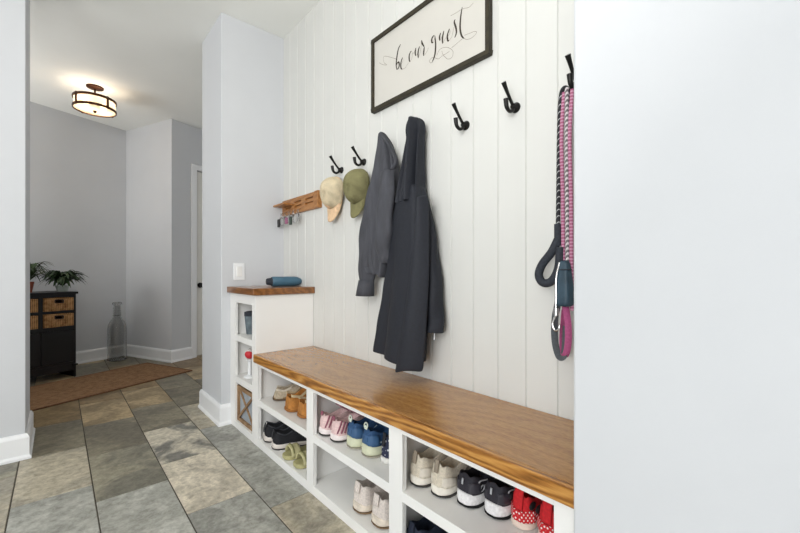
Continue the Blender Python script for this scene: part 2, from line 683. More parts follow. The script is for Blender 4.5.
# ------------------------------------------------------------------ tall cubby unit
TY0, TY1 = 2.259, YP - 0.002
tw = thing('cubby_tower', 'tall narrow white cubby unit with three open shelves beside the bench', 'cabinet', (1.06, 2.48, 0))
cb = MB()
t_ = 0.02
OY0, OY1 = 2.314, 2.61
cb.box(XC, W - 0.001, TY0, TY0 + 0.055, 0, 0.882)
cb.box(XC + 0.02, W - 0.001, OY1 + 0.03, TY1, 0, 0.882)
cb.box(W - 0.02, W - 0.001, TY0 + 0.055, OY1 + 0.03, 0, 0.882)
cb.box(XC, XC + 0.02, OY1, TY1, 0, 0.882)
obj('body', cb, M_CAB, tw, bevel=0.0015)
for z0, z1 in ((0.0, 0.045), (0.298, 0.34), (0.572, 0.609), (0.822, 0.882)):
    obj('shelf', MB().box(XC + 0.0005, W - 0.02, OY0, OY1 + (0 if z1 > 2 else 0.03), z0, z1), M_CAB, tw, bevel=0.0015)
tt = tag(obj('wooden_countertop', MB().box(XC - 0.022, W - 0.001, TY0 - 0.022, TY1, 0.883, 0.924), M_TOWER, bevel=0.004, bseg=3),
         'short dark-stained wooden top board of the tall white cubby unit', 'countertop')

# ------------------------------------------------------------------ bench
BY0, BY1 = YR + 0.002, TY0 - 0.001
bz = 0.489
bn = thing('shoe_bench', 'long low white shoe cabinet with six open cubbies along the boarded wall', 'cabinet', (1.06, 1.3, 0))
bb = MB()
bb.box(W - 0.02, W - 0.001, BY0, BY1, 0, bz)
stiles = ((BY0, 0.434), (0.968, 1.037), (1.576, 1.637), (2.221, BY1))
panels = ((BY0, BY0 + 0.018), (1.018, 1.036), (1.618, 1.636), (BY1 - 0.014, BY1))
for y0, y1 in stiles:
    bb.box(XC, XC + 0.019, y0, y1, 0, bz)
for y0, y1 in panels:
    bb.box(XC + 0.019, W - 0.02, y0, y1, 0, bz)
bays = ((BY0 + 0.018, 1.018), (1.036, 1.618), (1.636, BY1 - 0.014))
opens = ((0.434, 0.968), (1.037, 1.576), (1.637, 2.221))
for y0, y1 in opens:
    bb.box(XC, XC + 0.019, y0, y1, 0.470, bz)
obj('body', bb, M_CAB, bn, bevel=0.0015)
for (y0, y1), (o0, o1) in zip(bays, opens):
    obj('shelf', MB().box(XC + 0.0195, W - 0.02, y0, y1, 0.255, 0.275).box(XC + 0.0005, XC + 0.0205, o0, o1, 0.24, 0.2751), M_CAB, bn, bevel=0.001)
    obj('bottom_board', MB().box(XC + 0.0195, W - 0.02, y0, y1, 0.022, 0.042).box(XC + 0.0005, XC + 0.0205, o0, o1, 0.0, 0.0421), M_CAB, bn, bevel=0.001)
bt = tag(obj('bench_top', MB().box(XC + 0.004, W - 0.001, BY0, BY1, 0.4905, 0.5376), M_BENCH, bevel=0.001),
         'long polished brown wooden seat board on the white shoe bench', 'bench top')
obj('nosing', MB().box(XC - 0.0145, XC + 0.0045, BY0, BY1, 0.4905, 0.5378), M_NOSE, bt, bevel=0.004, bseg=3)['label'] = 'golden oak front edge with open grain'
#@@OBJECTS@@

# ------------------------------------------------------------------ wall hooks
HOOKS = [0.540, 0.768, 0.998, 1.258, 1.465, 1.700, 1.922]
HL = ['black iron double hook holding the dog leashes', 'bare black iron double hook nearer the dog leashes',
      'bare black iron double hook nearer the long navy coat', 'black iron double hook under the long navy coat',
      'black iron double hook under the short grey jacket', 'black iron double hook holding the olive cap',
      'black iron double hook holding the cream cap']


def make_hook(y, label):
    hk = thing('coat_hook', label, 'coat hook', (W, y, 1.622), 'iron coat hooks along the boarded wall')
    pl = MB()
    RM = Matrix.Rotation(-PI / 2, 4, 'Y')
    pl.lathe([(0, 0), (0.019, 0), (0.019, 0.004), (0.014, 0.009), (0.010, 0.022), (0.0, 0.024)], (W, y, 1.622), 18, RM, False, False)
    obj('mount', pl, M_IRON, hk, smooth=True)
    up = cat([(W - 0.014, y, 1.622), (W - 0.028, y, 1.632), (W - 0.046, y, 1.650), (W - 0.068, y, 1.675), (W - 0.080, y, 1.690)], 4)
    n = len(up)
    rr = [0.0058 + 0.0032 * max(0, (k / (n - 1) - 0.55) / 0.45) for k in range(n)]
    obj('upper_prong', MB().tube(up, rr, 10), M_IRON, hk, smooth=True)
    lo = cat([(W - 0.014, y, 1.622), (W - 0.024, y, 1.606), (W - 0.042, y, 1.598), (W - 0.060, y, 1.608), (W - 0.066, y, 1.636)], 4)
    n = len(lo)
    rr = [0.0065 + 0.0026 * max(0, (k / (n - 1) - 0.55) / 0.45) for k in range(n)]
    obj('lower_prong', MB().tube(lo, rr, 10), M_IRON, hk, smooth=True)
    return hk


hook0 = make_hook(HOOKS[0], HL[0])
for y, lb in zip(HOOKS[1:], HL[1:]):
    c = copy_tree(hook0)
    c.location = (W, y, 1.622)
    c['label'] = lb

# ------------------------------------------------------------------ framed sign
SY0, SY1, SZ0, SZ1, FW = 0.868, 1.607, 1.855, 2.237, 0.019
sg = thing('framed_sign', 'white wall sign in a dark wood frame reading be our guest in script', 'sign', (W, 1.24, SZ0))
fm = MB()
for y0, y1, z0, z1 in ((SY0, SY1, SZ0, SZ0 + FW), (SY0, SY1, SZ1 - FW, SZ1), (SY0, SY0 + FW, SZ0 + FW, SZ1 - FW), (SY1 - FW, SY1, SZ0 + FW, SZ1 - FW)):
    fm.box(W - 0.026, W - 0.001, y0, y1, z0, z1)
obj('frame', fm, M_FRAME, sg, bevel=0.002)
obj('panel', MB().box(W - 0.016, W - 0.003, SY0 + FW - 0.002, SY1 - FW + 0.002, SZ0 + FW - 0.002, SZ1 - FW + 0.002),
    mat('sign_panel', (200, 197, 190), 0.6, noise=0.01, scale=6), sg)
STROKES=[
(1, [(1.383, 2.121), (1.4, 2.104), (1.411, 2.069), (1.416, 2.034), (1.411, 2.008)]) ,
(1, [(1.412, 2.01), (1.399, 2.012), (1.393, 2.025), (1.397, 2.039), (1.406, 2.041), (1.412, 2.033)]) ,
(1, [(1.37, 2.052), (1.381, 2.031), (1.381, 2.007), (1.372, 1.995)]) ,
(0, [(1.372, 1.995), (1.351, 1.994), (1.327, 2.009)]) ,
(0, [(1.381, 2.02), (1.367, 2.034), (1.37, 2.052)]) ,
(0, [(1.415, 2.063), (1.433, 2.074), (1.506, 2.114), (1.512, 2.088), (1.488, 2.063), (1.524, 2.08), (1.548, 2.099)]) ,
(1, [(1.309, 2.058), (1.322, 2.043), (1.322, 2.02), (1.317, 2.009)]) ,
(0, [(1.309, 2.058), (1.301, 2.042), (1.305, 2.019), (1.317, 2.009)]) ,
(0, [(1.303, 2.038), (1.289, 2.042), (1.277, 2.058)]) ,
(1, [(1.277, 2.058), (1.282, 2.038), (1.278, 2.02)]) ,
(0, [(1.278, 2.02), (1.267, 2.026), (1.254, 2.055)]) ,
(1, [(1.254, 2.055), (1.263, 2.03), (1.262, 2.003)]) ,
(0, [(1.262, 2.003), (1.248, 2.028), (1.24, 2.073)]) ,
(1, [(1.24, 2.076), (1.237, 2.061), (1.223, 2.038)]) ,
(1, [(1.223, 2.038), (1.226, 2.019), (1.228, 1.999)]) ,
(0, [(1.228, 1.999), (1.211, 2.006), (1.195, 2.022)]) ,
(1, [(1.162, 2.063), (1.175, 2.055), (1.176, 2.039), (1.168, 2.032)]) ,
(0, [(1.168, 2.032), (1.161, 2.041), (1.158, 2.057)]) ,
(1, [(1.158, 2.06), (1.153, 2.013), (1.159, 1.972), (1.175, 1.948)]) ,
(0, [(1.175, 1.948), (1.186, 1.951), (1.19, 1.964), (1.169, 1.968), (1.137, 1.948), (1.11, 1.951), (1.083, 1.925), (1.059, 1.924), (1.055, 1.947), (1.086, 1.976), (1.127, 1.986), (1.147, 1.967)]) ,
(0, [(1.117, 1.974), (1.107, 1.953), (1.074, 1.954)]) ,
(0, [(1.062, 1.963), (1.03, 1.97), (1.002, 1.976)]) ,
(1, [(1.124, 2.056), (1.13, 2.04), (1.128, 2.023)]) ,
(0, [(1.128, 2.023), (1.117, 2.034), (1.105, 2.056)]) ,
(1, [(1.105, 2.056), (1.113, 2.029), (1.112, 2.003)]) ,
(0, [(1.112, 2.003), (1.095, 2.019), (1.083, 2.022)]) ,
(1, [(1.074, 2.05), (1.085, 2.027), (1.083, 2.005), (1.076, 1.999)]) ,
(0, [(1.083, 2.021), (1.071, 2.031), (1.074, 2.05)]) ,
(0, [(1.076, 1.999), (1.06, 2.012), (1.049, 2.045)]) ,
(1, [(1.042, 2.074), (1.047, 2.064), (1.038, 2.036), (1.036, 2.014), (1.045, 1.998)]) ,
(1, [(1.005, 2.106), (1.013, 2.069), (1.016, 2.025), (1.009, 1.992), (0.996, 1.973)]) ,
(0, [(0.996, 1.973), (0.979, 1.961), (0.953, 1.958), (0.933, 1.967), (0.941, 1.976), (0.97, 1.981), (0.994, 1.985)]) ,
(0, [(1.068, 2.101), (1.036, 2.098), (1.014, 2.098), (0.992, 2.094), (0.97, 2.087), (0.949, 2.093)]) ,
]

tx, hl = MB(), MB()
for w_, pts in STROKES:
    P = cat([(p[0], p[1]) for p in pts], 6)
    n = len(P)
    L_, R_ = [], []
    for k, p in enumerate(P):
        d = P[min(k + 1, n - 1)] - P[max(k - 1, 0)]
        nn = Vector((-d.y, d.x)).normalized() if d.length > 1e-9 else Vector((1, 0))
        s_ = math.sin(PI * min(1, max(0, k / (n - 1)))) ** 0.5
        hw = (0.0012 + 0.0032 * s_) if w_ else 0.0009
        L_.append((W - 0.0164, p.x + nn.x * hw, p.y + nn.y * hw))
        R_.append((W - 0.0164, p.x - nn.x * hw, p.y - nn.y * hw))
    (tx if w_ else hl).grid([L_, R_])
obj('lettering', tx, M_INK, sg)
obj('flourish', hl, M_HAIR, sg)

# ------------------------------------------------------------------ key rack with keys
kr = thing('key_rack', 'slotted wooden key rack with a small ledge in the wall corner', 'key rack', (W, 2.42, 1.43))
rk = MB()
ry0, ry1 = 2.149, 2.683
xs0, xs1 = W - 0.020, W - 0.001
slots = [(2.225, 2.335), (2.39, 2.49), (2.54, 2.63)]
zr = [1.430, 1.468, 1.482, 1.497, 1.511, 1.538]
for z0, z1 in ((zr[0], zr[1]), (zr[2], zr[3]), (zr[4], zr[5])):
    rk.box(xs0, xs1, ry0, ry1, z0, z1)
for z0, z1 in ((zr[1], zr[2]), (zr[3], zr[4])):
    yy = ry0
    for a, b_ in slots:
        rk.box(xs0, xs1, yy, a, z0, z1)
        yy = b_
    rk.box(xs0, xs1, yy, ry1, z0, z1)
rk.box(W - 0.006, xs1, ry0 + .01, ry1 - .01, zr[1], zr[4])
obj('board', rk, M_RACK, kr)
obj('end_block', MB().box(W - 0.032, xs0 + 0.001, ry0, ry0 + 0.045, 1.430, 1.538), M_RACK, kr, bevel=0.003)
obj('ledge', MB().box(W - 0.095, xs0 + 0.001, 2.505, 2.675, 1.487, 1.500), M_RACK, kr, bevel=0.003)
khooks = [2.66, 2.60, 2.535, 2.47, 2.40]
for y in khooks:
    obj('key_hook', MB().tube(cat([(W - 0.020, y, 1.452), (W - 0.034, y, 1.446), (W - 0.040, y, 1.436), (W - 0.044, y, 1.446)], 4), 0.002, 6), M_CHROME, kr, smooth=True)
KD = [('bunch of keys with a black fob hanging closest to the wall corner', (30, 30, 32), 3),
      ('small bunch of silver keys hanging second from the corner', (150, 150, 150), 3),
      ('keys on a mauve tag hanging in the middle of the rack', (150, 90, 120), 2),
      ('keys with a dark green fob hanging fourth from the corner', (52, 66, 56), 3),
      ('last silver keys hanging furthest from the wall corner', (170, 170, 168), 2)]
for i, (y, (lb, colr, nk)) in enumerate(zip(khooks, KD)):
    ks = thing('key_bunch', lb, 'keys', (W - 0.040, y, 1.436), 'key bunches on the rack')
    rg = MB()
    rg.tube([(W - 0.040, y + 0.012 * math.sin(2 * PI * k / 16), 1.424 - 0.012 * math.cos(2 * PI * k / 16)) for k in range(17)], 0.0014, 6, caps=False)
    obj('ring', rg, M_CHROME, ks, smooth=True)
    for k in range(nk):
        a = (k - (nk - 1) / 2) * 0.42 + random.uniform(-.1, .1)
        M = Matrix.Translation((W - 0.040 - 0.006 * (k - 1), y, 1.414)) @ Matrix.Rotation(a, 4, 'X')
        q = MB()
        q.lathe([(0.0, -0.0012), (0.010, -0.0012), (0.010, 0.0012), (0.0, 0.0012)], (0, 0, 0), 14, M @ Matrix.Translation((0, 0, -0.008)) @ Matrix.Rotation(PI / 2, 4, 'Y'), False, False)
        q.box(-0.001, 0.001, -0.0035, 0.0035, -0.052, -0.016, M)
        q.box(-0.001, 0.001, 0.0035, 0.0055, -0.048, -0.040, M)
        q.box(-0.001, 0.001, 0.0035, 0.0050, -0.036, -0.030, M)
        obj('key', q, M_CHROME, ks)
    fb = MB().box(W - 0.064, W - 0.052, y - 0.014, y + 0.014, 1.345 + 0.006 * (i % 3), 1.402)
    obj('fob', fb, mat('fob_%d' % i, colr, 0.5), ks, bevel=0.004, bseg=3)

# ------------------------------------------------------------------ caps


def cap(name, label, loc, roll, col, col2):
    t = thing(name, label, 'cap', loc, 'baseball caps on hooks')
    m1 = weave(name + '_cloth_%d' % col[0], tuple(int(v * .8) for v in col), col, 420, 420, 0.3)
    m2 = mat(name + '_brim_%d' % col[0], col2, 0.9, noise=0.06, scale=60)
    R = Matrix(((0, 0, -1, 0), (0, -1, 0, 0), (-1, 0, 0, 0), (0, 0, 0, 1)))
    M = Matrix.Translation(loc) @ Matrix.Rotation(roll, 4, 'X') @ R
    cr = MB()
    rows = []
    for i in range(13):
        th = (i / 12) * PI / 2
        row = []
        for k in range(40):
            ph = 2 * PI * k / 40
            rr = math.cos(th) ** 0.62
            seam = 1 + 0.012 * abs(math.sin(3 * ph)) ** 0.5
            dent = 1 - 0.05 * math.sin(2 * ph + 0.7) * math.sin(2 * th) - 0.04 * math.sin(5 * ph + i * .4) * (1 - i / 12) * .5
            fx = 0.098 if math.cos(ph) > 0 else 0.090
            row.append(M @ Vector((fx * rr * math.cos(ph) * seam * dent, 0.080 * rr * math.sin(ph) * seam * dent,
                                   (0.086 * math.sin(th) ** 0.9) * (1 - 0.10 * math.cos(ph)) - 0.0)))
        rows.append(row)
    cr.grid(rows, True, False, True)
    obj('crown', cr, m1, t, smooth=True, solid=0.003)
    bn_ = MB()
    rows = []
    for i in range(7):
        row = []
        for k in range(21):
            a = (k / 20 - 0.5) * 2
            ph = a * 1.12
            ext = 0.078 * math.sqrt(max(0, 1 - (abs(a)) ** 2.6)) * i / 6
            x, y = 0.096 * math.cos(ph) + ext, 0.079 * math.sin(ph) * (1 - 0.12 * i / 6)
            z = 0.012 + 0.014 * (1 - a * a) - 0.022 * (a * a) * i / 6
            row.append(M @ Vector((x, y, z)))
        rows.append(row)
    bn_.grid(rows)
    obj('brim', bn_, m2, t, smooth=True, solid=0.004)
    bt_ = MB().ellipsoid((0, 0, 0), 0.006, 0.006, 0.003, 12, 6, M @ Matrix.Translation((0.0, 0, 0.0865)))
    obj('top_button', bt_, m1, t, smooth=True)
    st = MB()
    pr = [M @ Vector((-0.090 * math.cos(a) * 1.01, 0.080 * math.sin(a) * 1.01, 0.008)) for a in [(-0.5 + k / 8) for k in range(9)]]
    st.tube(pr, 0.008, 8, flat=0.3)
    obj('back_strap', st, m2, t, smooth=True)
    em = MB()
    rows = []
    for i in range(5):
        row = []
        for k in range(20):
            ph = 2 * PI * k / 20
            r_ = i / 4 * 0.026
            u_, v_ = r_ * math.cos(ph), r_ * math.sin(ph)
            th = 0.62 + v_ / 0.1
            ph2 = u_ / 0.075
            rr = math.cos(th) ** 0.62
            row.append(M @ (Vector((0.098 * rr * math.cos(ph2), 0.080 * rr * math.sin(ph2), 0.086 * math.sin(th) ** 0.9 * 0.93)) * 1.035))
        rows.append(row)
    em.grid(rows, True, True, False)
    obj('patch', em, m2, t, smooth=True)
    return t


cap('baseball_cap', 'faded cream baseball cap hanging next to the wooden key rack', (W - 0.030, 1.940, 1.487), 0.16, (226, 210, 178), (222, 190, 154))
cap('baseball_cap', 'olive green baseball cap hanging next to the grey jacket', (W - 0.030, 1.695, 1.484), 0.20, (140, 136, 98), (126, 122, 84))

# ------------------------------------------------------------------ hanging garments


def garment(name, spec, m, parent, folds, amp, nang=56, sub=1, solid=0.004, cap_top=True, zstep=0.02, tilt=0.0):
    """spec rows (z, y_far, y_near, stand-off at wall, front depth); section: flat to the wall, rounded to the room"""
    zs = [r[0] for r in spec]
    rows = []
    z = zs[0]
    zl = []
    while z > zs[-1] + 1e-6:
        zl.append(z)
        z -= zstep
    zl.append(zs[-1])
    cols = []
    for c in range(1, 5):
        cols.append([(-r[0], r[c]) for r in spec])
    for z in zl:
        yf, yn, xb, xf = [lerp_tab(c, -z) for c in cols]
        k0 = (zs[0] - z) / max(1e-6, zs[0] - zs[-1])
        row = []
        for k in range(nang):
            ph = 2 * PI * k / nang
            cy, hw = (yf + yn) / 2, (yf - yn) / 2
            cx, hd = W - (xb + xf) / 2, (xf - xb) / 2
            c_, s_ = math.cos(ph), math.sin(ph)
            ey = math.copysign(abs(c_) ** 0.75, c_)
            ex = math.copysign(abs(s_) ** 0.75, s_)
            f_ = 0
            for (frq, pha, dr_, wt) in folds:
                f_ += wt * math.sin(frq * ph + pha + dr_ * k0)
            f_ *= amp * (0.25 + 0.75 * k0)
            y = cy + hw * ey * (1 + f_ * 0.4)
            x = cx - hd * ex - (f_ * 0.055 if s_ > -0.2 else 0)
            tz = tilt * (y - cy) * (k0 ** 6)
            row.append(Vector((min(x, W - 0.006), y, z + tz)))
        rows.append(row)
    mb = MB().grid(rows, True, cap_top, False)
    return obj(name, mb, m, parent, sub=sub, solid=solid)


def cloth(name, c1, c2, scale=500, rough=0.85):
    return weave(name, c1, c2, scale, scale, 0.15, rough)


M_GREY = mat('grey_chambray', (66, 67, 73), 0.85, noise=0.10, scale=14, bump=0.15, bscale=500, stretch=(3, 3, 0.6))
M_NAVY = mat('navy_softshell', (26, 29, 38), 0.75, noise=0.08, scale=90, bump=0.15, bscale=400)
M_NAVY2 = mat('dark_navy_trim', (24, 26, 34), 0.6, noise=0.06, scale=60)

FO = [(3, 0.4, 0.5, 0.9), (6, 1.7, -0.6, 0.8), (9, 0.2, 0.8, 0.6), (15, 2.2, 0.5, 0.3)]
# short grey jacket
gj = thing('hanging_jacket', 'short grey jacket with long sleeve hanging between caps and navy coat', 'jacket', (W, 1.47, 1.6))
garment('body', [(1.700, 1.458, 1.446, 0.066, 0.088), (1.680, 1.462, 1.430, 0.055, 0.092), (1.64, 1.468, 1.410, 0.030, 0.096), (1.56, 1.492, 1.382, 0.012, 0.100), (1.46, 1.522, 1.364, 0.010, 0.104),
                 (1.30, 1.550, 1.362, 0.010, 0.106), (1.15, 1.558, 1.370, 0.010, 0.106), (1.045, 1.545, 1.380, 0.012, 0.104), (1.002, 1.515, 1.395, 0.02, 0.100)],
        M_GREY, gj, FO, 0.40, tilt=0.15)
# collar roll
cl_ = MB().tube(cat([(W - 0.092, 1.446, 1.690), (W - 0.078, 1.408, 1.640), (W - 0.062, 1.380, 1.575), (W - 0.062, 1.366, 1.535), (W - 0.085, 1.372, 1.50)], 6),
                [0.009 + 0.010 * math.sin(PI * k / 24) for k in range(25)], 12, flat=0.55)
obj('collar', cl_, M_GREY, gj, smooth=True)
sl = MB()
sp = cat([(W - 0.060, 1.478, 1.58), (W - 0.065, 1.522, 1.44), (W - 0.070, 1.552, 1.28), (W - 0.070, 1.572, 1.12), (W - 0.070, 1.582, 0.99), (W - 0.070, 1.592, 0.905)], 8)
n = len(sp)
rows = []
for k, p in enumerate(sp):
    t = k / (n - 1)
    r_ = 0.016 + 0.040 * math.sin(PI * min(1, t * 0.9)) ** 0.8 + (0.014 * (t - 0.85) / 0.15 if t > 0.85 else 0)
    rows.append([p + Vector((-math.sin(a) * r_ * 0.72, math.cos(a) * r_, 0)) * (1 + 0.10 * math.sin(4 * a + 9 * t) + 0.08 * math.sin(26 * t + 2 * a))
                 for a in [2 * PI * j / 20 for j in range(20)]])
sl.grid(rows, True, True, False)
obj('sleeve', sl, M_GREY, gj, sub=1, solid=0.003)
cu = MB()
rows = []
for z in (0.978, 0.94, 0.898):
    rows.append([Vector((W - 0.075 - math.sin(a) * (0.034 + (0.98 - z) * .10), 1.583 + (0.96 - z) * .16 + math.cos(a) * (0.046 + (0.98 - z) * .10), z)) for a in [2 * PI * j / 20 for j in range(20)]])
cu.grid(rows, True)
obj('cuff', cu, M_GREY, gj, smooth=True, solid=0.004)
sl2 = MB()
sp = cat([(W - 0.09, 1.39, 1.50), (W - 0.115, 1.372, 1.36), (W - 0.12, 1.376, 1.22), (W - 0.11, 1.385, 1.12), (W - 0.10, 1.395, 1.06)], 7)
n = len(sp)
rows = []
for k, p in enumerate(sp):
    t = k / (n - 1)
    r_ = 0.036 + 0.012 * math.sin(PI * t)
    rows.append([p + Vector((-math.sin(a) * r_ * 0.8, math.cos(a) * r_, 0)) * (1 + 0.10 * math.sin(4 * a + 7 * t) + 0.08 * math.sin(20 * t + a))
                 for a in [2 * PI * j / 20 for j in range(20)]])
sl2.grid(rows, True, True, False)
obj('sleeve', sl2, M_GREY, gj, sub=1, solid=0.003)

# long navy coat
nc = thing('hanging_coat', 'long navy hooded coat hanging over the middle of the bench', 'coat', (W, 1.25, 1.6))
garment('hood', [(1.705, 1.248, 1.214, 0.035, 0.095), (1.690, 1.258, 1.196, 0.025, 0.108), (1.650, 1.262, 1.192, 0.020, 0.108), (1.62, 1.258, 1.204, 0.018, 0.098), (1.58, 1.266, 1.204, 0.015, 0.100),
                 (1.50, 1.276, 1.206, 0.012, 0.102), (1.42, 1.284, 1.200, 0.012, 0.108), (1.33, 1.290, 1.190, 0.012, 0.118)], M_NAVY, nc, [(4, .3, 0.9, 1), (7, 1.0, -1, .8), (11, .4, 1, .4)], 0.5)
garment('body', [(1.408, 1.306, 1.206, 0.014, 0.105), (1.385, 1.312, 1.186, 0.012, 0.122), (1.26, 1.332, 1.166, 0.010, 0.138), (1.10, 1.350, 1.154, 0.010, 0.148),
                 (0.92, 1.384, 1.156, 0.010, 0.155), (0.75, 1.424, 1.162, 0.012, 0.160), (0.630, 1.448, 1.166, 0.015, 0.165)],
        M_NAVY, nc, [(2, 2.2, 0.8, 0.9), (3, 0.4, 1.0, 0.8), (5, 1.2, -1.2, 0.40), (8, 0.2, 1.4, 0.15)], 0.30, tilt=0.06)
# overlapping front panel with its free edge
fp = MB()
rows = []
for i in range(26):
    k = i / 25
    z = 1.33 - k * 0.735
    yl = 1.138 + 0.108 * k ** 1.6
    row = []
    for j in range(9):
        q = j / 8
        y = yl - q * (0.02 + 0.100 * k) - 0.002
        x = W - (0.148 + 0.020 * k) - 0.020 * math.sin(PI * (1 - q) * 0.9) * k + q * q * 0.045
        row.append(Vector((x, y, z + 0.012 * q - 0.006 * math.sin(5 * q + 8 * k) * k)))
    rows.append(row)
fp.grid(rows)
obj('front_panel', fp, M_NAVY, nc, sub=1, solid=0.005)
sv = MB()
sp = cat([(W - 0.060, 1.204, 1.395), (W - 0.056, 1.176, 1.26), (W - 0.054, 1.158, 1.10), (W - 0.054, 1.142, 0.95), (W - 0.054, 1.128, 0.83), (W - 0.056, 1.122, 0.765)], 8)
n = len(sp)
rows = []
for k, p in enumerate(sp):
    t = k / (n - 1)
    r_ = 0.010 + 0.036 * math.sin(PI * min(0.75, t * 0.95)) ** 0.7 + 0.006 * t
    rows.append([p + Vector((-math.sin(a) * r_ * 0.85, math.cos(a) * r_, 0)) * (1 + 0.08 * math.sin(4 * a + 8 * t) + 0.06 * math.sin(24 * t + 2 * a))
                 for a in [2 * PI * j / 20 for j in range(20)]])
sv.grid(rows, True, True, False)
obj('sleeve', sv, M_NAVY, nc, sub=1, solid=0.004)
obj('zip_pull', MB().tube([(W - 0.080, 1.100, 0.775), (W - 0.082, 1.098, 0.755), (W - 0.082, 1.098, 0.738)], [0.003, 0.004, 0.0055], 8), M_CHROME, nc, smooth=True)

# ------------------------------------------------------------------ dog leashes on the first hook
M_ROPEB = stripes('black_rope', (30, 30, 34), (186, 186, 186), 30, 'DIAGONAL', 0.90)
M_PINK = stripes('pink_cord', (158, 84, 118), (196, 144, 166), 30, 'Z', 0.5)
M_SPECK = stripes('speckled_cord', (104, 98, 100), (208, 200, 202), 40, 'DIAGONAL', 0.5)
M_HANDLE = mat('padded_handle', (42, 46, 54), 0.8, noise=0.12, scale=120, bump=0.3)
M_TEAL = mat('teal_nylon', (44, 66, 80), 0.55, noise=0.1, scale=40, bump=0.2)
M_WEB = mat('grey_webbing', (78, 82, 86), 0.8, noise=0.08, scale=150)
M_PWEB = mat('pink_webbing', (172, 80, 126), 0.75, noise=0.08, scale=150)
hx, hy = W - 0.055, 0.552
rl = thing('rope_leash', 'black rope dog leash with white flecks and a padded loop handle', 'dog leash', (hx, hy, 1.6))
obj('rope', MB().tube(cat([(hx + 0.022, hy - 0.002, 1.560), (hx + 0.012, hy + 0.004, 1.598), (hx + 0.006, hy + 0.014, 1.606), (hx + 0.010, hy + 0.026, 1.585),
                           (hx + 0.012, hy + 0.032, 1.50), (hx + 0.010, hy + 0.034, 1.30), (hx + 0.006, hy + 0.034, 1.13)], 8), 0.0072, 10), M_ROPEB, rl, smooth=True)
obj('collar_sleeve', MB().tube([(hx + 0.006, hy + 0.034, 1.175), (hx + 0.006, hy + 0.034, 1.105)], 0.0115, 12), M_HANDLE, rl, smooth=True)
obj('handle', MB().tube(cat([(hx + 0.006, hy + 0.034, 1.125), (hx, hy + 0.052, 1.085), (hx - 0.005, hy + 0.082, 1.045), (hx - 0.008, hy + 0.092, 1.010), (hx - 0.006, hy + 0.078, 0.985),
                             (hx - 0.002, hy + 0.050, 0.992), (hx + 0.002, hy + 0.030, 1.035), (hx + 0.004, hy + 0.026, 1.10)], 8), 0.0135, 12), M_HANDLE, rl, smooth=True)
pk = thing('pink_leash', 'pink braided dog leash with webbing loop at its end', 'dog leash', (hx, hy, 1.6))
for dx, dy, mm in ((0.006, 0.014, M_PINK), (0.004, -0.013, M_PINK)):
    obj('cord', MB().tube(cat([(hx + dx, hy + dy, 1.592), (hx + dx - 0.004, hy + dy + 0.006, 1.45), (hx + dx, hy + dy + 0.004, 1.25), (hx + dx, hy + dy + 0.002, 1.02), (hx + dx, hy + dy, 0.90)], 8), 0.0062, 10), mm, pk, smooth=True)
lp = cat([(hx, hy + 0.006, 0.91), (hx - 0.004, hy - 0.004, 0.85), (hx - 0.006, hy - 0.004, 0.79), (hx - 0.004, hy + 0.006, 0.757), (hx + 0.004, hy + 0.018, 0.765), (hx + 0.006, hy + 0.022, 0.81), (hx + 0.004, hy + 0.014, 0.90)], 8)
obj('end_loop', MB().tube(lp, 0.011, 10, flat=0.25, up=(1, 1, 0)), M_PWEB, pk, smooth=True)
gl = thing('webbing_leash', 'grey speckled leash with a silver snap clip behind the pink one', 'dog leash', (hx, hy, 1.6))
obj('cord', MB().tube(cat([(hx, hy + 0.002, 1.600), (hx - 0.001, hy + 0.003, 1.40), (hx + 0.001, hy + 0.002, 1.20), (hx + 0.002, hy + 0.001, 1.00)], 8), 0.0062, 10), M_SPECK, gl, smooth=True)
lp = cat([(hx - 0.010, hy + 0.024, 0.93), (hx - 0.014, hy + 0.034, 0.87), (hx - 0.014, hy + 0.034, 0.80), (hx - 0.010, hy + 0.022, 0.752), (hx - 0.004, hy + 0.008, 0.765), (hx, hy + 0.004, 0.85)], 8)
obj('end_loop', MB().tube(lp, 0.011, 10, flat=0.25, up=(1, 1, 0)), M_WEB, gl, smooth=True)
cp = MB()
cx_, cy_ = hx - 0.034, hy + 0.020
cp.tube(cat([(hx - 0.02, hy + 0.016, 1.05), (cx_, cy_, 1.00), (cx_, cy_, 0.94), (cx_, cy_ + 0.002, 0.905)], 6), 0.0035, 8)
cp.tube([(cx_, cy_, 0.908), (cx_, cy_, 0.885)], 0.0085, 12)
cp.tube(cat([(cx_, cy_, 0.886), (cx_, cy_ + 0.008, 0.872), (cx_, cy_ + 0.012, 0.855), (cx_, cy_ + 0.004, 0.838), (cx_, cy_ - 0.008, 0.842), (cx_, cy_ - 0.010, 0.856)], 6), 0.0036, 8)
obj('snap_clip', cp, M_CHROME, gl, smooth=True)['label'] = 'silver snap clip'
pc = thing('bag_pouch', 'small dark teal waste bag pouch clipped onto the leashes', 'pouch', (hx, hy, 1.05))
rows = []
for z, ry, rx in ((1.058, 0.012, 0.010), (1.045, 0.017, 0.014), (1.02, 0.019, 0.018), (0.98, 0.025, 0.024), (0.94, 0.028, 0.027), (0.918, 0.026, 0.025), (0.912, 0.018, 0.018)):
    rows.append([Vector((hx - 0.012 + rx * math.copysign(abs(math.sin(a)) ** .8, math.sin(a)) * (1 + .06 * math.sin(5 * a)), hy + 0.004 + ry * math.copysign(abs(math.cos(a)) ** .8, math.cos(a)) * (1 + .06 * math.sin(5 * a)), z)) for a in [2 * PI * j / 24 for j in range(24)]])
obj('bag', MB().grid(rows, True, True, True), M_TEAL, pc, sub=1)
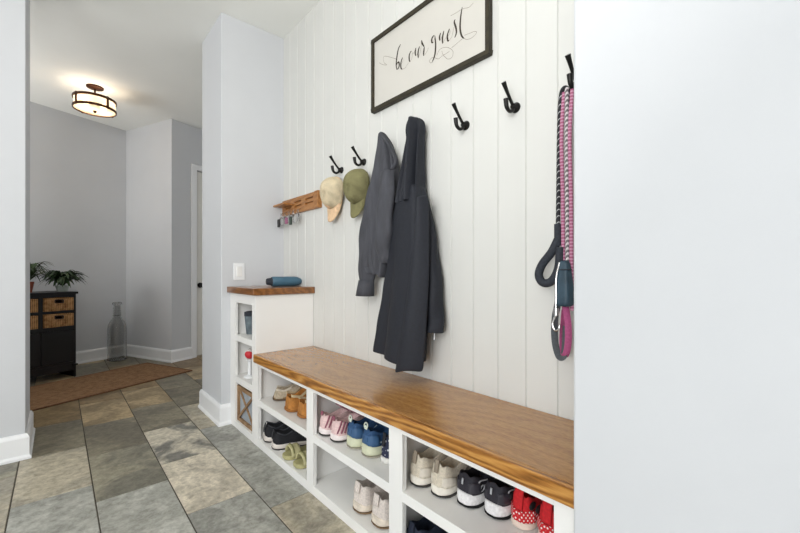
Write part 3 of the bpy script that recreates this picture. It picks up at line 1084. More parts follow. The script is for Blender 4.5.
obj('drawstring', MB().tube([(hx - 0.012 + 0.0185 * math.sin(2 * PI * k / 20), hy + 0.004 + 0.0205 * math.cos(2 * PI * k / 20), 1.028) for k in range(21)], 0.002, 6, caps=False), M_HANDLE, pc, smooth=True)

# ------------------------------------------------------------------ things on the tall unit
fl_ = thing('water_bottle', 'slate blue bottle with black cap lying on the tall cubby top', 'bottle', (1.02, 2.46, 0.924))
BM = Matrix.Translation((1.045, 2.46, 0.924 + 0.0335)) @ Matrix.Rotation(-0.12, 4, 'Z') @ Matrix.Rotation(PI / 2, 4, 'Y')
M_SLATE = mat('slate_blue_enamel', (66, 102, 122), 0.4, noise=0.03, scale=10)
obj('body', MB().lathe([(0.0, 0.012), (0.030, 0.012), (0.033, 0.018), (0.033, 0.165), (0.030, 0.185), (0.020, 0.208), (0.008, 0.222), (0.0, 0.222)], seg=28, M=BM, cap0=False, cap1=False), M_SLATE, fl_, smooth=True)
obj('spout', MB().lathe([(0.007, 0.220), (0.006, 0.262), (0.004, 0.265), (0, 0.265)], seg=14, M=BM, cap1=False), M_HANDLE, fl_, smooth=True)
obj('cap', MB().lathe([(0.0, -0.022), (0.018, -0.022), (0.022, -0.016), (0.024, 0.004), (0.030, 0.013), (0.0, 0.014)], seg=24, M=BM, cap0=False, cap1=False), M_HANDLE, fl_, smooth=True)

vs_ = thing('dark_tumbler', 'smoky glass tumbler on the upper shelf of the tall unit', 'tumbler', (0.965, 2.575, 0.609))
obj('cup', MB().lathe([(0.0, 0.0), (0.030, 0.0), (0.041, 0.11), (0.042, 0.128), (0.039, 0.128), (0.037, 0.11), (0.027, 0.008), (0.0, 0.008)], (0.965, 2.575, 0.6095), 28, None, False, False),
    mat('smoky_cup', (96, 108, 114), 0.25, noise=0.2, scale=25), vs_, smooth=True)
obj('lid', MB().lathe([(0.0, 0.150), (0.030, 0.150), (0.043, 0.145), (0.043, 0.120), (0.0, 0.1285)], (0.965, 2.575, 0.6095), 28, None, False, False), M_HANDLE, vs_, smooth=True)

tr = thing('toy_ball', 'small red and white ball on the middle shelf of the tall unit', 'ball', (0.930, 2.505, 0.459))
m, nt_, p_ = base_mat('red_white')
w_ = nt_.nodes.new('ShaderNodeTexWave')
tc_ = nt_.nodes.new('ShaderNodeTexCoord')
rp_ = nt_.nodes.new('ShaderNodeValToRGB')
w_.inputs['Scale'].default_value = 7
w_.bands_direction = 'DIAGONAL'
nt_.links.new(tc_.outputs['Object'], w_.inputs[0])
nt_.links.new(w_.outputs['Fac'], rp_.inputs[0])
nt_.links.new(rp_.outputs[0], p_.inputs['Base Color'])
rp_.color_ramp.elements[0].color = lin((196, 36, 48))
rp_.color_ramp.elements[0].position = 0.55
rp_.color_ramp.elements[1].color = lin((235, 228, 226))
rp_.color_ramp.elements[1].position = 0.65
st_ = thing('small_pedestal', 'short white candle stand under the red and white ball', 'stand', (0.930, 2.505, 0.34))
obj('column', MB().lathe([(0.0, 0.0), (0.032, 0.0), (0.032, 0.008), (0.012, 0.018), (0.010, 0.10), (0.022, 0.112), (0.022, 0.118), (0.0, 0.118)], (0.930, 2.505, 0.3405), 24, None, False, False), M_TRIM, st_, smooth=True)
obj('base_ring', MB().lathe([(0.034, 0.0), (0.036, 0.004), (0.034, 0.008)], (0.930, 2.505, 0.3405), 24), M_TRIM, st_, smooth=True)
obj('ball', MB().ellipsoid((0.930, 2.505, 0.340 + 0.119 + 0.030), 0.030, 0.030, 0.030, 24, 14), m, tr, smooth=True)
obj('loop', MB().tube([(0.930 + 0.006 * math.cos(a), 2.505, 0.519 + 0.006 * math.sin(a)) for a in [2 * PI * k / 12 for k in range(13)]], 0.0016, 6), M_CHROME, tr, smooth=True)
sk = tag(obj('folded_cloth', MB().box(0.985, 1.12, 2.47, 2.60, 0.341, 0.356), mat('grey_cloth', (150, 148, 146), 0.9, noise=0.1, scale=80, bump=0.3), bevel=0.006, bseg=3),
         'folded grey cloth lying on the middle shelf of the tall unit', 'cloth')

# wooden crate with crossed braces
ct = thing('wooden_crate', 'rustic wooden crate with a crossed brace front in the lowest tower cubby', 'crate', (0.98, 2.45, 0.046))
x0, x1, y0, y1, z0, z1 = XC + 0.014, W - 0.06, 2.322, 2.612, 0.046, 0.276
q = MB()
fwid = 0.022
q.box(x0, x0 + 0.016, y0, y1, z0, z0 + fwid)
q.box(x0, x0 + 0.016, y0, y1, z1 - fwid, z1)
q.box(x0, x0 + 0.016, y0, y0 + fwid, z0 + fwid, z1 - fwid)
q.box(x0, x0 + 0.016, y1 - fwid, y1, z0 + fwid, z1 - fwid)
obj('front_frame', q, M_CRATE, ct, bevel=0.002)
for s in (1, -1):
    p0 = Vector((x0 + 0.006 + 0.003 * s, y0 + 0.02, z0 + 0.02 if s > 0 else z1 - 0.02))
    p1 = Vector((x0 + 0.006 + 0.003 * s, y1 - 0.02, z1 - 0.02 if s > 0 else z0 + 0.02))
    d = (p1 - p0).normalized()
    nn = Vector((0, -d.z, d.y)) * 0.0075
    b_ = MB()
    ex = Vector((0.004, 0, 0))
    b_.add([p0 - nn - ex, p1 - nn - ex, p1 + nn - ex, p0 + nn - ex, p0 - nn + ex, p1 - nn + ex, p1 + nn + ex, p0 + nn + ex],
           [(0, 1, 2, 3), (7, 6, 5, 4), (0, 4, 5, 1), (1, 5, 6, 2), (2, 6, 7, 3), (3, 7, 4, 0)])
    obj('brace', b_, M_CRATE, ct, bevel=0.001)
obj('front_panel', MB().box(x0 + 0.013, x0 + 0.019, y0 + 0.01, y1 - 0.01, z0 + 0.01, z1 - 0.01), mat('zinc_panel', (168, 176, 184), 0.5, 0.1, noise=0.1, scale=14), ct)
q = MB()
q.box(x0 + 0.019, x1, y0, y0 + 0.012, z0, z1)
q.box(x0 + 0.019, x1, y1 - 0.012, y1, z0, z1)
q.box(x1 - 0.012, x1, y0 + 0.012, y1 - 0.012, z0, z1)
q.box(x0 + 0.019, x1 - 0.012, y0 + 0.012, y1 - 0.012, z0, z0 + 0.012)
obj('box_sides', q, M_CRATE, ct, bevel=0.001)

# ------------------------------------------------------------------ footwear
HWT = [(0, 0.13), (0.015, 0.26), (0.05, 0.365), (0.12, 0.425), (0.3, 0.40), (0.48, 0.415), (0.68, 0.485), (0.82, 0.45), (0.92, 0.34), (0.97, 0.23), (1.0, 0.11)]


class Shoe:
    def __init__(s, name, label, cat_, group, L=0.27, Wd=0.102, hh=0.105, soleh=(0.036, 0.024), topt=None, open_=(0.05, 0.40), flare=1.06, zc=0.62):
        s.L, s.Wd, s.hh, s.soleh, s.open_, s.flare = L, Wd, hh, soleh, open_, flare
        s.root = thing(name, label, cat_, (0, 0, 0), group)
        s.top = topt or [(0, 0.86), (0.04, 0.97), (0.10, 0.95), (0.22, 0.78), (0.32, 0.84), (0.42, 0.98), (0.50, 0.86), (0.62, 0.62), (0.78, 0.44), (0.90, 0.36), (1.0, 0.26)]

    def w(s, t):
        return lerp_tab(HWT, t) * s.Wd

    def sole_top(s, t):
        return s.soleh[0] + (s.soleh[1] - s.soleh[0]) * t + 0.006 * max(0, (t - .85) / .15) ** 2

    def topz(s, t):
        return max(s.sole_top(t) + 0.006, lerp_tab(s.top, t) * s.hh)

    def openness(s, t):
        a, b = s.open_
        if t <= a * 0.6 or t >= b + 0.07:
            return 0
        u = min(1, (t - a * .6) / (a * .4 + 1e-6)) * min(1, (b + 0.07 - t) / 0.07)
        return max(0, u)

    def surf(s, t, k, side, off=0.0):
        """outer surface point: k = 0 at the sole, 1 at the collar"""
        b, tp, w = s.sole_top(t) - 0.002, s.topz(t), s.w(t)
        o = s.openness(t)
        th = math.acos(min(1, max(0, k)) ** (1 / 0.72))
        yc = w * math.sin(th) ** 0.8
        yo = w * (1 - 0.26 * k * k)
        return Vector((t * s.L - (0.004 * k if t < .1 else 0) + (0.010 * k * max(0, 1 - t / .1)), side * ((yc + (yo - yc) * o) + off), b + (tp - b) * k))

    def sole(s, m, name='sole', z0=0.0, frac=1.0, zlo=0.0, sub=1, label=None, groove=0):
        mb = MB()
        rows = []
        ts = [0, .012, .04, .09, .16, .26, .38, .5, .6, .7, .8, .88, .94, .98, 1.0]
        for t in ts:
            h1 = s.sole_top(t) * frac
            h0 = s.sole_top(t) * zlo
            toe = 0.012 * max(0, (t - .78) / .22) ** 2
            heel = 0.004 * max(0, (.08 - t) / .08)
            w = s.w(t) * s.flare
            x = t * s.L
            if t < 0.05:
                x -= 0.006 * (1 - t / .05)
            if t == 1.0:
                x += 0.004
            lo = h0 + toe + heel
            ring = []
            for yy, zz in ((-.86, lo), (-1.0, lo + (h1 - h0) * .22), (-1.0, lo + (h1 - h0) * .65), (-.93, h1 + toe * .5), (-.5, h1 + toe * .5), (0, h1 + toe * .5), (.5, h1 + toe * .5), (.93, h1 + toe * .5),
                           (1.0, lo + (h1 - h0) * .65), (1.0, lo + (h1 - h0) * .22), (.86, lo), (.4, lo), (-.4, lo)):
                ring.append((x, yy * w, zz))
            rows.append(ring)
        mb.grid(rows, True, True, True)
        o = obj(name, mb, m, s.root, sub=sub)
        if label:
            o['label'] = label
        return o

    def upper(s, m, inner=None, name='upper'):
        mb = MB()
        rows = []
        ts = [0, .01, .03, .05, .075, .11, .16, .22, .28, .34, .39, .43, .47, .52, .58, .65, .73, .81, .88, .94, .98, 1.0]
        N = 21
        for t in ts:
            o = s.openness(t)
            b, tp, w = s.sole_top(t) - 0.004, s.topz(t), s.w(t)
            toe = 0.010 * max(0, (t - .78) / .22) ** 2
            ring = []
            for i in range(N):
                q = -1 + 2 * i / (N - 1)
                th = q * PI / 2
                sg_ = 1 if q > 0 else -1
                ycl = w * sg_ * abs(math.sin(th)) ** 0.8
                zcl = b + (tp - b) * max(0, math.cos(th)) ** 0.72
                aq = abs(q)
                if aq >= 0.45:
                    k = (1 - aq) / 0.55
                    yop, zop = sg_ * w * (1 - 0.26 * k * k), b + (tp - b) * k
                else:
                    k = aq / 0.45
                    yop = sg_ * w * 0.70 * k ** 0.8
                    zop = tp - (tp - s.sole_top(t) - 0.008) * (1 - k ** 3)
                x = t * s.L
                kz = (zcl - b) / max(1e-6, tp - b)
                if t < .1:
                    x += 0.010 * kz * (1 - t / .1) - 0.004 * math.sin(PI * kz) * (1 - t / .1)
                ring.append((x, ycl + (yop - ycl) * o, zcl + (zop - zcl) * o + toe))
            rows.append(ring)
        mb.grid(rows, False, True, True)
        return obj(name, mb, m, s.root, sub=1)

    def stripe(s, m, path, r=0.003, name='side_stripe', sides=(1, -1)):
        for sd in sides:
            o = obj(name, MB().tube(cat([s.surf(t, k, sd, 0.0005) for t, k in path], 5), r, 8), m, s.root, smooth=True)
        return o

    def patch(s, m, t0, t1, k0, k1, name='overlay', sides=(1, -1), off=0.0018, wrap=False):
        """piece lying on the upper; wrap joins both sides round the heel"""
        o = None
        if wrap:
            cols = [(t0 + (t1 - t0) * i / 8, 1) for i in range(8, -1, -1)] + [(t0 + (t1 - t0) * i / 8, -1) for i in range(9)]
            mb = MB().grid([[s.surf(t, k0 + (k1 - k0) * j / 5, sd, off) - Vector((off * max(0, 1 - t / .06), 0, 0)) for j in range(6)] for t, sd in cols])
            return obj(name, mb, m, s.root, smooth=True, solid=0.002)
        for sd in sides:
            mb = MB().grid([[s.surf(t0 + (t1 - t0) * i / 8, k0 + (k1 - k0) * j / 5, sd, off) for j in range(6)] for i in range(9)])
            o = obj(name, mb, m, s.root, smooth=True, solid=0.002)
        return o

    def heel_tab(s, m, k0=0.5, k1=1.04, wd=0.016, name='heel_tab', loop=False):
        mb = MB()
        b, tp = s.sole_top(0) - 0.002, s.topz(0.04)
        rows = []
        for i in range(7):
            k = k0 + (k1 - k0) * i / 6
            z = b + (tp - b) * k
            x = -0.004 * math.sin(PI * min(1, k)) + 0.010 * min(k, 1) ** 1 - 0.0045
            rows.append([(x + 0.10 * (y * y) / 0.02 * .12, y, z) for y in [wd * (j / 4 - .5) * 2 for j in range(5)]])
        mb.grid(rows)
        o = obj(name, mb, m, s.root, smooth=True, solid=0.003)
        if loop:
            lp_ = MB().tube([(0.004 + 0.002 * math.cos(a), 0.011 * math.sin(a), tp + 0.004 + 0.011 * math.cos(a)) for a in [2 * PI * j / 16 for j in range(17)]], 0.0028, 8, caps=False)
            obj('pull_loop', lp_, m, s.root, smooth=True)
        return o

    def tongue(s, m, rise=1.12):
        mb = MB()
        rows = []
        for i in range(8):
            q = i / 7
            t = 0.56 - 0.24 * q
            z = s.topz(0.56) * (1 - q) + s.hh * rise * q + 0.003
            wd = 0.020 + 0.006 * q
            rows.append([(t * s.L - 0.004 * (1 - (j / 3 - 1) ** 2), wd * (j / 3 - 1), z - 0.006 * (j / 3 - 1) ** 2) for j in range(7)])
        mb.grid(rows)
        return obj('tongue', mb, m, s.root, smooth=True, solid=0.006)

    def laces(s, m, n=5, bow=True):
        """one lace zigzagging over the tongue, ending in two loops"""
        P = []
        for i in range(n):
            t = 0.62 - 0.20 * i / (n - 1)
            z = s.topz(t) + 0.006
            sd = 1 if i % 2 else -1
            for k in (-1, -.5, 0, .5, 1):
                P.append((t * s.L - 0.003 * k, 0.024 * k * sd, z - 0.009 * k * k))
        if bow:
            z = s.topz(0.42) + 0.012
            for sd_ in (1, -1):
                P += [(0.42 * s.L, 0, z), (0.44 * s.L, 0.020 * sd_, z + 0.008), (0.47 * s.L, 0.034 * sd_, z - 0.004), (0.46 * s.L, 0.022 * sd_, z - 0.006)]
            P.append((0.42 * s.L, 0, z))
        return obj('laces', MB().tube(cat(P, 3), 0.0027, 6), m, s.root, smooth=True)

    def put(s, x, y, z, yaw=0.0):
        s.root.location = (x, y, z)
        s.root.rotation_euler = (0, 0, yaw)
        return s


def twin(s, label, x, y, z, yaw):
    c = copy_tree(s.root)
    c['label'] = label
    c.location = (x, y, z)
    c.rotation_euler = (0, 0, yaw)
    return c


def rub(n, c, r=0.6, **k):
    return mat(n, c, r, **k)


M_WHITE = rub('white_rubber', (226, 224, 218), 0.5)
M_BLACKR = rub('black_rubber', (26, 26, 28), 0.6)
M_GREYR = rub('dark_outsole', (70, 68, 66), 0.7)

Z1, Z0 = 0.2755, 0.0425
G1 = 'sneakers on the upper shelf'
# cream runners
s = Shoe('sneaker', 'cream running shoe against the divider, on the shelf with the black and red shoes', 'shoe', 'cream running shoes', hh=0.120, Wd=0.091)
s.sole(rub('cream_foam', (230, 224, 212), 0.6), 'midsole', zlo=.14)
s.sole(M_GREYR, 'outsole', frac=.16, sub=0)
mc = mat('cream_mesh', (206, 196, 178), 0.85, noise=0.08, scale=160, bump=0.25)
s.upper(mc)
s.patch(mat('cream_overlay', (220, 212, 198), 0.6), .02, .22, .05, .42, 'heel_counter', wrap=True)
s.heel_tab(mat('taupe_tab', (150, 138, 122), 0.8), .55, 1.05, .008)
s.tongue(mc)
s.laces(mat('cream_lace', (224, 216, 200), 0.8))
s.stripe(mat('taupe_line', (160, 150, 140), 0.7), [(.30, .1), (.40, .45), (.52, .7)], 0.0032)
s.put(0.930, 0.967, Z1, -0.04)
twin(s, 'cream running shoe standing next to the black shoes in the upper cubby', 0.940, 0.873, Z1, 0.0)

# black trainers with white soles
s = Shoe('sneaker', 'black sneaker with white sole standing next to the cream pair', 'shoe', 'black white soled sneakers', hh=0.112, soleh=(0.046, 0.028), Wd=0.094, flare=1.08)
s.sole(rub('speckled_white_foam', (228, 226, 226), 0.6, noise=0.06, scale=120), 'midsole', zlo=.1)
s.sole(M_BLACKR, 'outsole', frac=.12, sub=0)
mk = mat('black_knit', (40, 38, 46), 0.8, noise=0.12, scale=160, bump=0.25)
s.upper(mk)
s.patch(mat('black_overlay', (52, 50, 58), 0.5), .015, .14, .05, .55, 'heel_counter', wrap=True)
s.heel_tab(mat('silver_tab', (170, 172, 176), 0.5), .42, .70, .003)
ml = mat('white_line', (214, 214, 218), 0.5)
s.stripe(ml, [(.07, .08), (.11, .42), (.15, .64), (.30, .58)], 0.0022, 'side_mark')
s.stripe(ml, [(.12, .08), (.16, .36), (.20, .44)], 0.0022, 'side_mark')
s.stripe(ml, [(.07, .08), (.18, .12), (.24, .40)], 0.0018, 'side_mark')
s.tongue(mk)
s.laces(mat('grey_lace', (80, 78, 84), 0.8))
s.put(0.965, 0.780, Z1, -0.02)
twin(s, 'black sneaker with white sole standing next to the red shoes', 0.985, 0.686, Z1, 0.0)

# red slippers with white dots
s = Shoe('dotted_shoe', 'red shoe with white polka dot border beside the black sneakers', 'shoe', 'red polka dot shoes', L=0.20, Wd=0.078, hh=0.114, soleh=(0.024, 0.02), flare=1.12)
mr = mat('red_plush', (196, 26, 34), 0.85, noise=0.1, scale=120, bump=0.3)
mrb, nt_, p_ = base_mat('red_dotted')          # white dots on a regular grid running round the heel
tc_, sx_ = nt_.nodes.new('ShaderNodeTexCoord'), nt_.nodes.new('ShaderNodeSeparateXYZ')
nt_.links.new(tc_.outputs['Object'], sx_.inputs[0])
ab_, sb_, cb_n = nt_.nodes.new('ShaderNodeMath'), nt_.nodes.new('ShaderNodeMath'), nt_.nodes.new('ShaderNodeCombineXYZ')
ab_.operation, sb_.operation = 'ABSOLUTE', 'ADD'
nt_.links.new(sx_.outputs[1], ab_.inputs[0])
nt_.links.new(sx_.outputs[0], sb_.inputs[0])
nt_.links.new(ab_.outputs[0], sb_.inputs[1])
ad_, su_ = nt_.nodes.new('ShaderNodeMath'), nt_.nodes.new('ShaderNodeMath')
ad_.operation, su_.operation = 'ADD', 'SUBTRACT'
nt_.links.new(sb_.outputs[0], ad_.inputs[0])
nt_.links.new(sx_.outputs[2], ad_.inputs[1])
nt_.links.new(sb_.outputs[0], su_.inputs[0])
nt_.links.new(sx_.outputs[2], su_.inputs[1])
nt_.links.new(ad_.outputs[0], cb_n.inputs[0])
nt_.links.new(su_.outputs[0], cb_n.inputs[1])
vo_, rp_ = nt_.nodes.new('ShaderNodeTexVoronoi'), nt_.nodes.new('ShaderNodeValToRGB')
vo_.voronoi_dimensions = '2D'
vo_.inputs['Scale'].default_value = 64
vo_.inputs['Randomness'].default_value = 0.12
nt_.links.new(cb_n.outputs[0], vo_.inputs['Vector'])
nt_.links.new(vo_.outputs['Distance'], rp_.inputs[0])
rp_.color_ramp.elements[0].color = lin((236, 228, 226))
rp_.color_ramp.elements[0].position = 0.20
rp_.color_ramp.elements[1].color = lin((196, 30, 38))
rp_.color_ramp.elements[1].position = 0.27
nt_.links.new(rp_.outputs[0], p_.inputs['Base Color'])
p_.inputs['Roughness'].default_value = 0.85
s.sole(mat('pale_sole', (226, 206, 192), 0.7), 'sole')
s.upper(mr)
s.patch(mrb, .0, .80, .02, .42, 'border', off=0.005, wrap=True)
for sd in (1, -1):
    obj('black_trim', MB().ellipsoid(s.surf(.10, .58, sd, 0.004), 0.017, 0.005, 0.011, 14, 8), M_BLACKR, s.root, smooth=True)
s.heel_tab(mr, .4, 1.06, .014)
s.put(1.0, 0.604, Z1, 0.0)
twin(s, 'red shoe with white polka dot border against the end panel of the bench', 1.0, 0.518, Z1, 0.02)

# blue runners
s = Shoe('sneaker', 'blue running shoe with pale green sole standing next to the pink pair', 'shoe', 'blue running shoes', hh=0.124, soleh=(0.050, 0.030), Wd=0.096, flare=1.1)
s.sole(rub('pale_green_foam', (208, 210, 182), 0.6), 'midsole', zlo=.12)
s.sole(rub('tan_outsole', (170, 164, 150), 0.6), 'outsole', frac=.14, sub=0)
mb_ = mat('blue_mesh', (42, 76, 116), 0.8, noise=0.12, scale=160, bump=0.25)
s.upper(mb_)
s.patch(mat('blue_overlay', (56, 92, 132), 0.55), .01, .16, .02, .60, 'heel_counter', wrap=True)
s.heel_tab(mat('pale_tab', (206, 214, 200), 0.6), .85, 1.05, .009, loop=True)
s.stripe(mat('light_blue_line', (176, 200, 214), 0.6), [(.16, .2), (.28, .28), (.42, .5)], 0.0026)
s.tongue(mat('navy_tongue', (30, 42, 66), 0.8))
s.laces(mat('pale_lace', (206, 208, 198), 0.8))
s.put(0.925, 1.358, Z1, -0.08)
twin(s, 'blue running shoe with pale green sole standing next to the navy patterned shoe', 0.928, 1.252, Z1, -0.04)

# pink and white trainers
s = Shoe('sneaker', 'white and pink sneaker with mauve stripes in the upper middle cubby, against its far divider', 'shoe', 'white and pink sneakers', hh=0.110, Wd=0.090, soleh=(0.034, 0.026))
s.sole(rub('blush_foam', (236, 226, 224), 0.55), 'midsole', zlo=.16)
s.sole(M_GREYR, 'outsole', frac=.18, sub=0)
mp_ = mat('blush_mesh', (222, 192, 190), 0.8, noise=0.08, scale=160, bump=0.25)
s.upper(mp_)
mv = mat('mauve_suede', (142, 82, 98), 0.8)
for k in range(3):
    s.stripe(mv, [(.025 + .055 * k, .12), (.06 + .055 * k, .48), (.10 + .055 * k, .84)], 0.0036)
s.heel_tab(mv, .80, 1.03, .010)
s.tongue(mat('mauve_tongue', (160, 104, 118), 0.8))
s.laces(mat('pink_lace', (212, 170, 178), 0.8))
s.put(0.900, 1.550, Z1, -0.08)
twin(s, 'white and pink sneaker with mauve stripes standing next to the blue pair', 0.905, 1.458, Z1, -0.05)

# navy patterned slip-on
s = Shoe('slip_on_shoe', 'navy and white patterned slip-on shoe beside the blue running shoes', 'shoe', None, L=0.25, Wd=0.080, hh=0.118, soleh=(0.024, 0.02))
s.sole(M_WHITE, 'sole')
m, nt_, p_ = base_mat('navy_print')
v_ = nt_.nodes.new('ShaderNodeTexVoronoi')
v_.inputs['Scale'].default_value = 70
rp_ = nt_.nodes.new('ShaderNodeValToRGB')
tc_ = nt_.nodes.new('ShaderNodeTexCoord')
nt_.links.new(tc_.outputs['Object'], v_.inputs['Vector'])
nt_.links.new(v_.outputs['Distance'], rp_.inputs[0])
nt_.links.new(rp_.outputs[0], p_.inputs['Base Color'])
rp_.color_ramp.elements[0].color = lin((214, 216, 222))
rp_.color_ramp.elements[0].position = 0.22
rp_.color_ramp.elements[1].color = lin((36, 42, 66))
rp_.color_ramp.elements[1].position = 0.34
p_.inputs['Roughness'].default_value = 0.8
s.upper(m)
s.heel_tab(M_NAVY2, .5, 1.03, .008)
s.put(0.950, 1.160, Z1, 0.0)

# tan clog and ochre moccasins
MT = [(0, 0.55), (0.05, 0.78), (0.12, 0.74), (0.25, 0.66), (0.34, 0.78), (0.46, 1.0), (0.60, 0.98), (0.76, 0.80), (0.90, 0.58), (1.0, 0.34)]
s = Shoe('slipper', 'grey beige fleece slipper in the upper far cubby against the tall unit', 'slipper', None, L=0.26, Wd=0.108, hh=0.092, soleh=(0.018, 0.016), topt=MT, flare=1.08)
s.sole(rub('brown_sole', (92, 74, 54), 0.8), 'sole')
s.upper(mat('beige_fleece', (176, 162, 140), 0.95, noise=0.12, scale=90, bump=0.6, bscale=220))
s.stripe(mat('tan_piping', (142, 112, 78), 0.8), [(.03, .03), (.3, .05), (.6, .05), (.95, .05)], 0.0045, 'piping')
s.patch(mat('pale_fleece', (206, 196, 178), 0.95, bump=0.6, scale=120), .06, .40, .80, 1.0, 'fleece_lining')
s.put(0.945, 2.170, Z1, -0.50)
s = Shoe('moccasin', 'ochre suede moccasin in the upper far cubby beside the beige slipper', 'moccasin', None, L=0.25, Wd=0.120, hh=0.122, soleh=(0.020, 0.018), topt=MT, flare=1.04)
s.sole(rub('ochre_sole', (150, 96, 40), 0.8), 'sole')
s.upper(mat('ochre_suede', (176, 118, 56), 0.95, noise=0.12, scale=50, bump=0.4, bscale=160))
s.patch(mat('sheep_lining', (204, 184, 146), 0.95, bump=0.6, scale=120), .05, .40, .84, 1.02, 'fleece_lining', off=0.003)
s.stripe(mat('ochre_seam', (140, 86, 30), 0.8), [(.50, .55), (.65, .70), (.80, .75), (.93, .55)], 0.003, 'toe_seam')
s.put(0.915, 1.940, Z1, -0.10)
c = twin(s, 'ochre suede moccasin in the upper far cubby against the divider', 0.925, 1.810, Z1, -0.05)

# black lows with white soles
s = Shoe('sneaker', 'black low sneaker with off-white sole in the lower far cubby, against the tall unit', 'shoe', 'black low sneakers', hh=0.104, soleh=(0.036, 0.026), Wd=0.108, L=0.28, flare=1.08)
s.sole(rub('offwhite_foam', (214, 206, 198), 0.6), 'midsole', zlo=.1)
s.sole(M_GREYR, 'outsole', frac=.12, sub=0)
mk2 = mat('black_canvas', (24, 25, 30), 0.8, noise=0.12, scale=120, bump=0.2)
s.upper(mk2)
s.stripe(mat('charcoal_line', (58, 60, 66), 0.6), [(.05, .95), (.14, .85), (.24, .88), (.36, .95)], 0.0036, 'collar_binding')
s.heel_tab(mat('black_tab', (40, 42, 46), 0.6), .3, 1.02, .010)
s.tongue(mk2)
s.laces(mat('black_lace', (36, 36, 40), 0.8))
s.put(0.897, 2.185, Z0, -0.26)
twin(s, 'black low sneaker with off-white sole in the lower far cubby, behind the sage sandals', 0.893, 2.062, Z0, -0.26)

# sage slides
s = Shoe('sandal', 'sage green slide sandal in the lower far cubby next to the black sneakers', 'sandal', 'sage slide sandals', L=0.23, Wd=0.100, hh=0.05, soleh=(0.024, 0.022), flare=1.05)
s.sole(mat('sage_foam', (176, 170, 122), 0.7, noise=0.06, scale=60), 'footbed')
stp = MB()
rows = []
for i in range(7):
    t = 0.10 + 0.22 * i / 6
    rows.append([(t * s.L, 0.046 * math.cos(a), 0.020 + 0.042 * math.sin(a)) for a in [PI * j / 14 for j in range(15)]])
stp.grid(rows)
obj('strap', stp, mat('sage_strap', (190, 184, 140), 0.75, noise=0.08, scale=40, bump=0.3), s.root, smooth=True, solid=0.006)
bk = MB().tube([(0.16 * s.L, 0.047 * math.cos(a), 0.021 + 0.0465 * math.sin(a)) for a in [PI * (.1 + .8 * j / 14) for j in range(15)]], 0.004, 8)
obj('strap_edge', bk, mat('olive_edge', (126, 124, 80), 0.8), s.root, smooth=True)
s.put(0.885, 1.900, Z0, -0.06)
twin(s, 'sage green slide sandal in the lower far cubby against the divider', 0.888, 1.780, Z0, -0.02)

# white trainers, toes to the room
s = Shoe('sneaker', 'worn white sneaker in the lower middle cubby, standing clear of the divider', 'shoe', 'worn white sneakers', hh=0.128, soleh=(0.040, 0.030), Wd=0.112, flare=1.06)
s.sole(rub('worn_foam', (222, 210, 194), 0.7, noise=0.1, scale=40), 'midsole', zlo=.14)
s.sole(rub('gum_outsole', (128, 104, 78), 0.7), 'outsole', frac=.18, sub=0)
mw = mat('white_knit', (216, 206, 198), 0.85, noise=0.08, scale=160, bump=0.3)
s.upper(mw)
s.patch(mat('toe_cap', (224, 214, 206), 0.7), .80, .98, .02, .5, 'toe_cap')
s.stripe(mat('blush_line', (206, 180, 170), 0.7), [(.36, .1), (.46, .45), (.56, .75)], 0.004)
s.heel_tab(mw, .5, 0.98, .016)
s.tongue(mat('plum_tongue', (66, 58, 80), 0.85))
s.laces(mat('white_lace', (224, 218, 210), 0.8), 6)
s.put(0.912, 1.285, Z0, 0.04)
twin(s, 'worn white sneaker in the lower middle cubby, close to the divider', 0.915, 1.165, Z0, 0.0)

# navy trainers, lower near cubby
s = Shoe('sneaker', 'dark navy sneaker in the lower cubby under the cream shoes, against the divider', 'shoe', 'dark navy sneakers', hh=0.118, soleh=(0.036, 0.026))
s.sole(rub('blue_foam', (72, 96, 124), 0.6), 'midsole', zlo=.14)
s.sole(M_BLACKR, 'outsole', frac=.16, sub=0)
mn = mat('navy_mesh', (28, 36, 54), 0.8, noise=0.12, scale=160, bump=0.25)
s.upper(mn)
s.patch(mat('blue_counter', (58, 88, 116), 0.5), .01, .18, .02, .5, 'heel_counter', wrap=True)
s.heel_tab(mn, .5, 1.05, .012)
s.tongue(mn)
s.laces(mat('navy_lace', (54, 64, 84), 0.8))
s.put(0.905, 0.958, Z0, -0.06)
twin(s, 'dark navy sneaker in the lower cubby under the cream shoes, clear of the divider', 0.925, 0.850, Z0, -0.04)

# ------------------------------------------------------------------ foyer furniture
P0 = Vector((0.137, 4.93, 0))
FC = fr(P0)
bc = thing('storage_cabinet', 'black wooden storage cabinet with wicker drawers in the dim foyer', 'cabinet', tuple(P0))
CW, CD, CH = 0.543, 0.40, 0.808
q = MB()
q.box(-0.016, 0, 0, CD, 0.0, CH, FC)
q.box(-CW, -CW + 0.016, 0, CD, 0.0, CH, FC)
q.box(-CW + 0.016, -0.016, CD - 0.01, CD, 0.06, CH, FC)
q.box(-0.287, -0.256, 0, CD - 0.01, 0.46, CH, FC)
for z0, z1 in ((0.780, CH), (0.628, 0.652), (0.462, 0.500), (0.13, 0.15)):
    q.box(-CW + 0.016, -0.016, 0.001, CD - 0.01, z0, z1, FC)
q.box(-CW + 0.016, -0.016, 0.004, 0.02, 0.065, 0.13, FC)
obj('carcass', q, M_BLACKWOOD, bc, bevel=0.002)
obj('top', MB().box(-CW - 0.014, 0.014, -0.014, CD, CH, 0.830, FC), M_BLACKWOOD, bc, bevel=0.004)
for a0, a1 in ((-CW + 0.018, -0.274), (-0.270, -0.018)):
    dd = obj('door', MB().box(a0, a1, -0.004, 0.014, 0.153, 0.459, FC), M_BLACKWOOD, bc, bevel=0.003)
q = MB().box(-0.03, 0.012, -0.012, 0.03, 0.11, 0.125, FC)
obj('foot_cap', q, M_BLACKWOOD, bc, bevel=0.002)
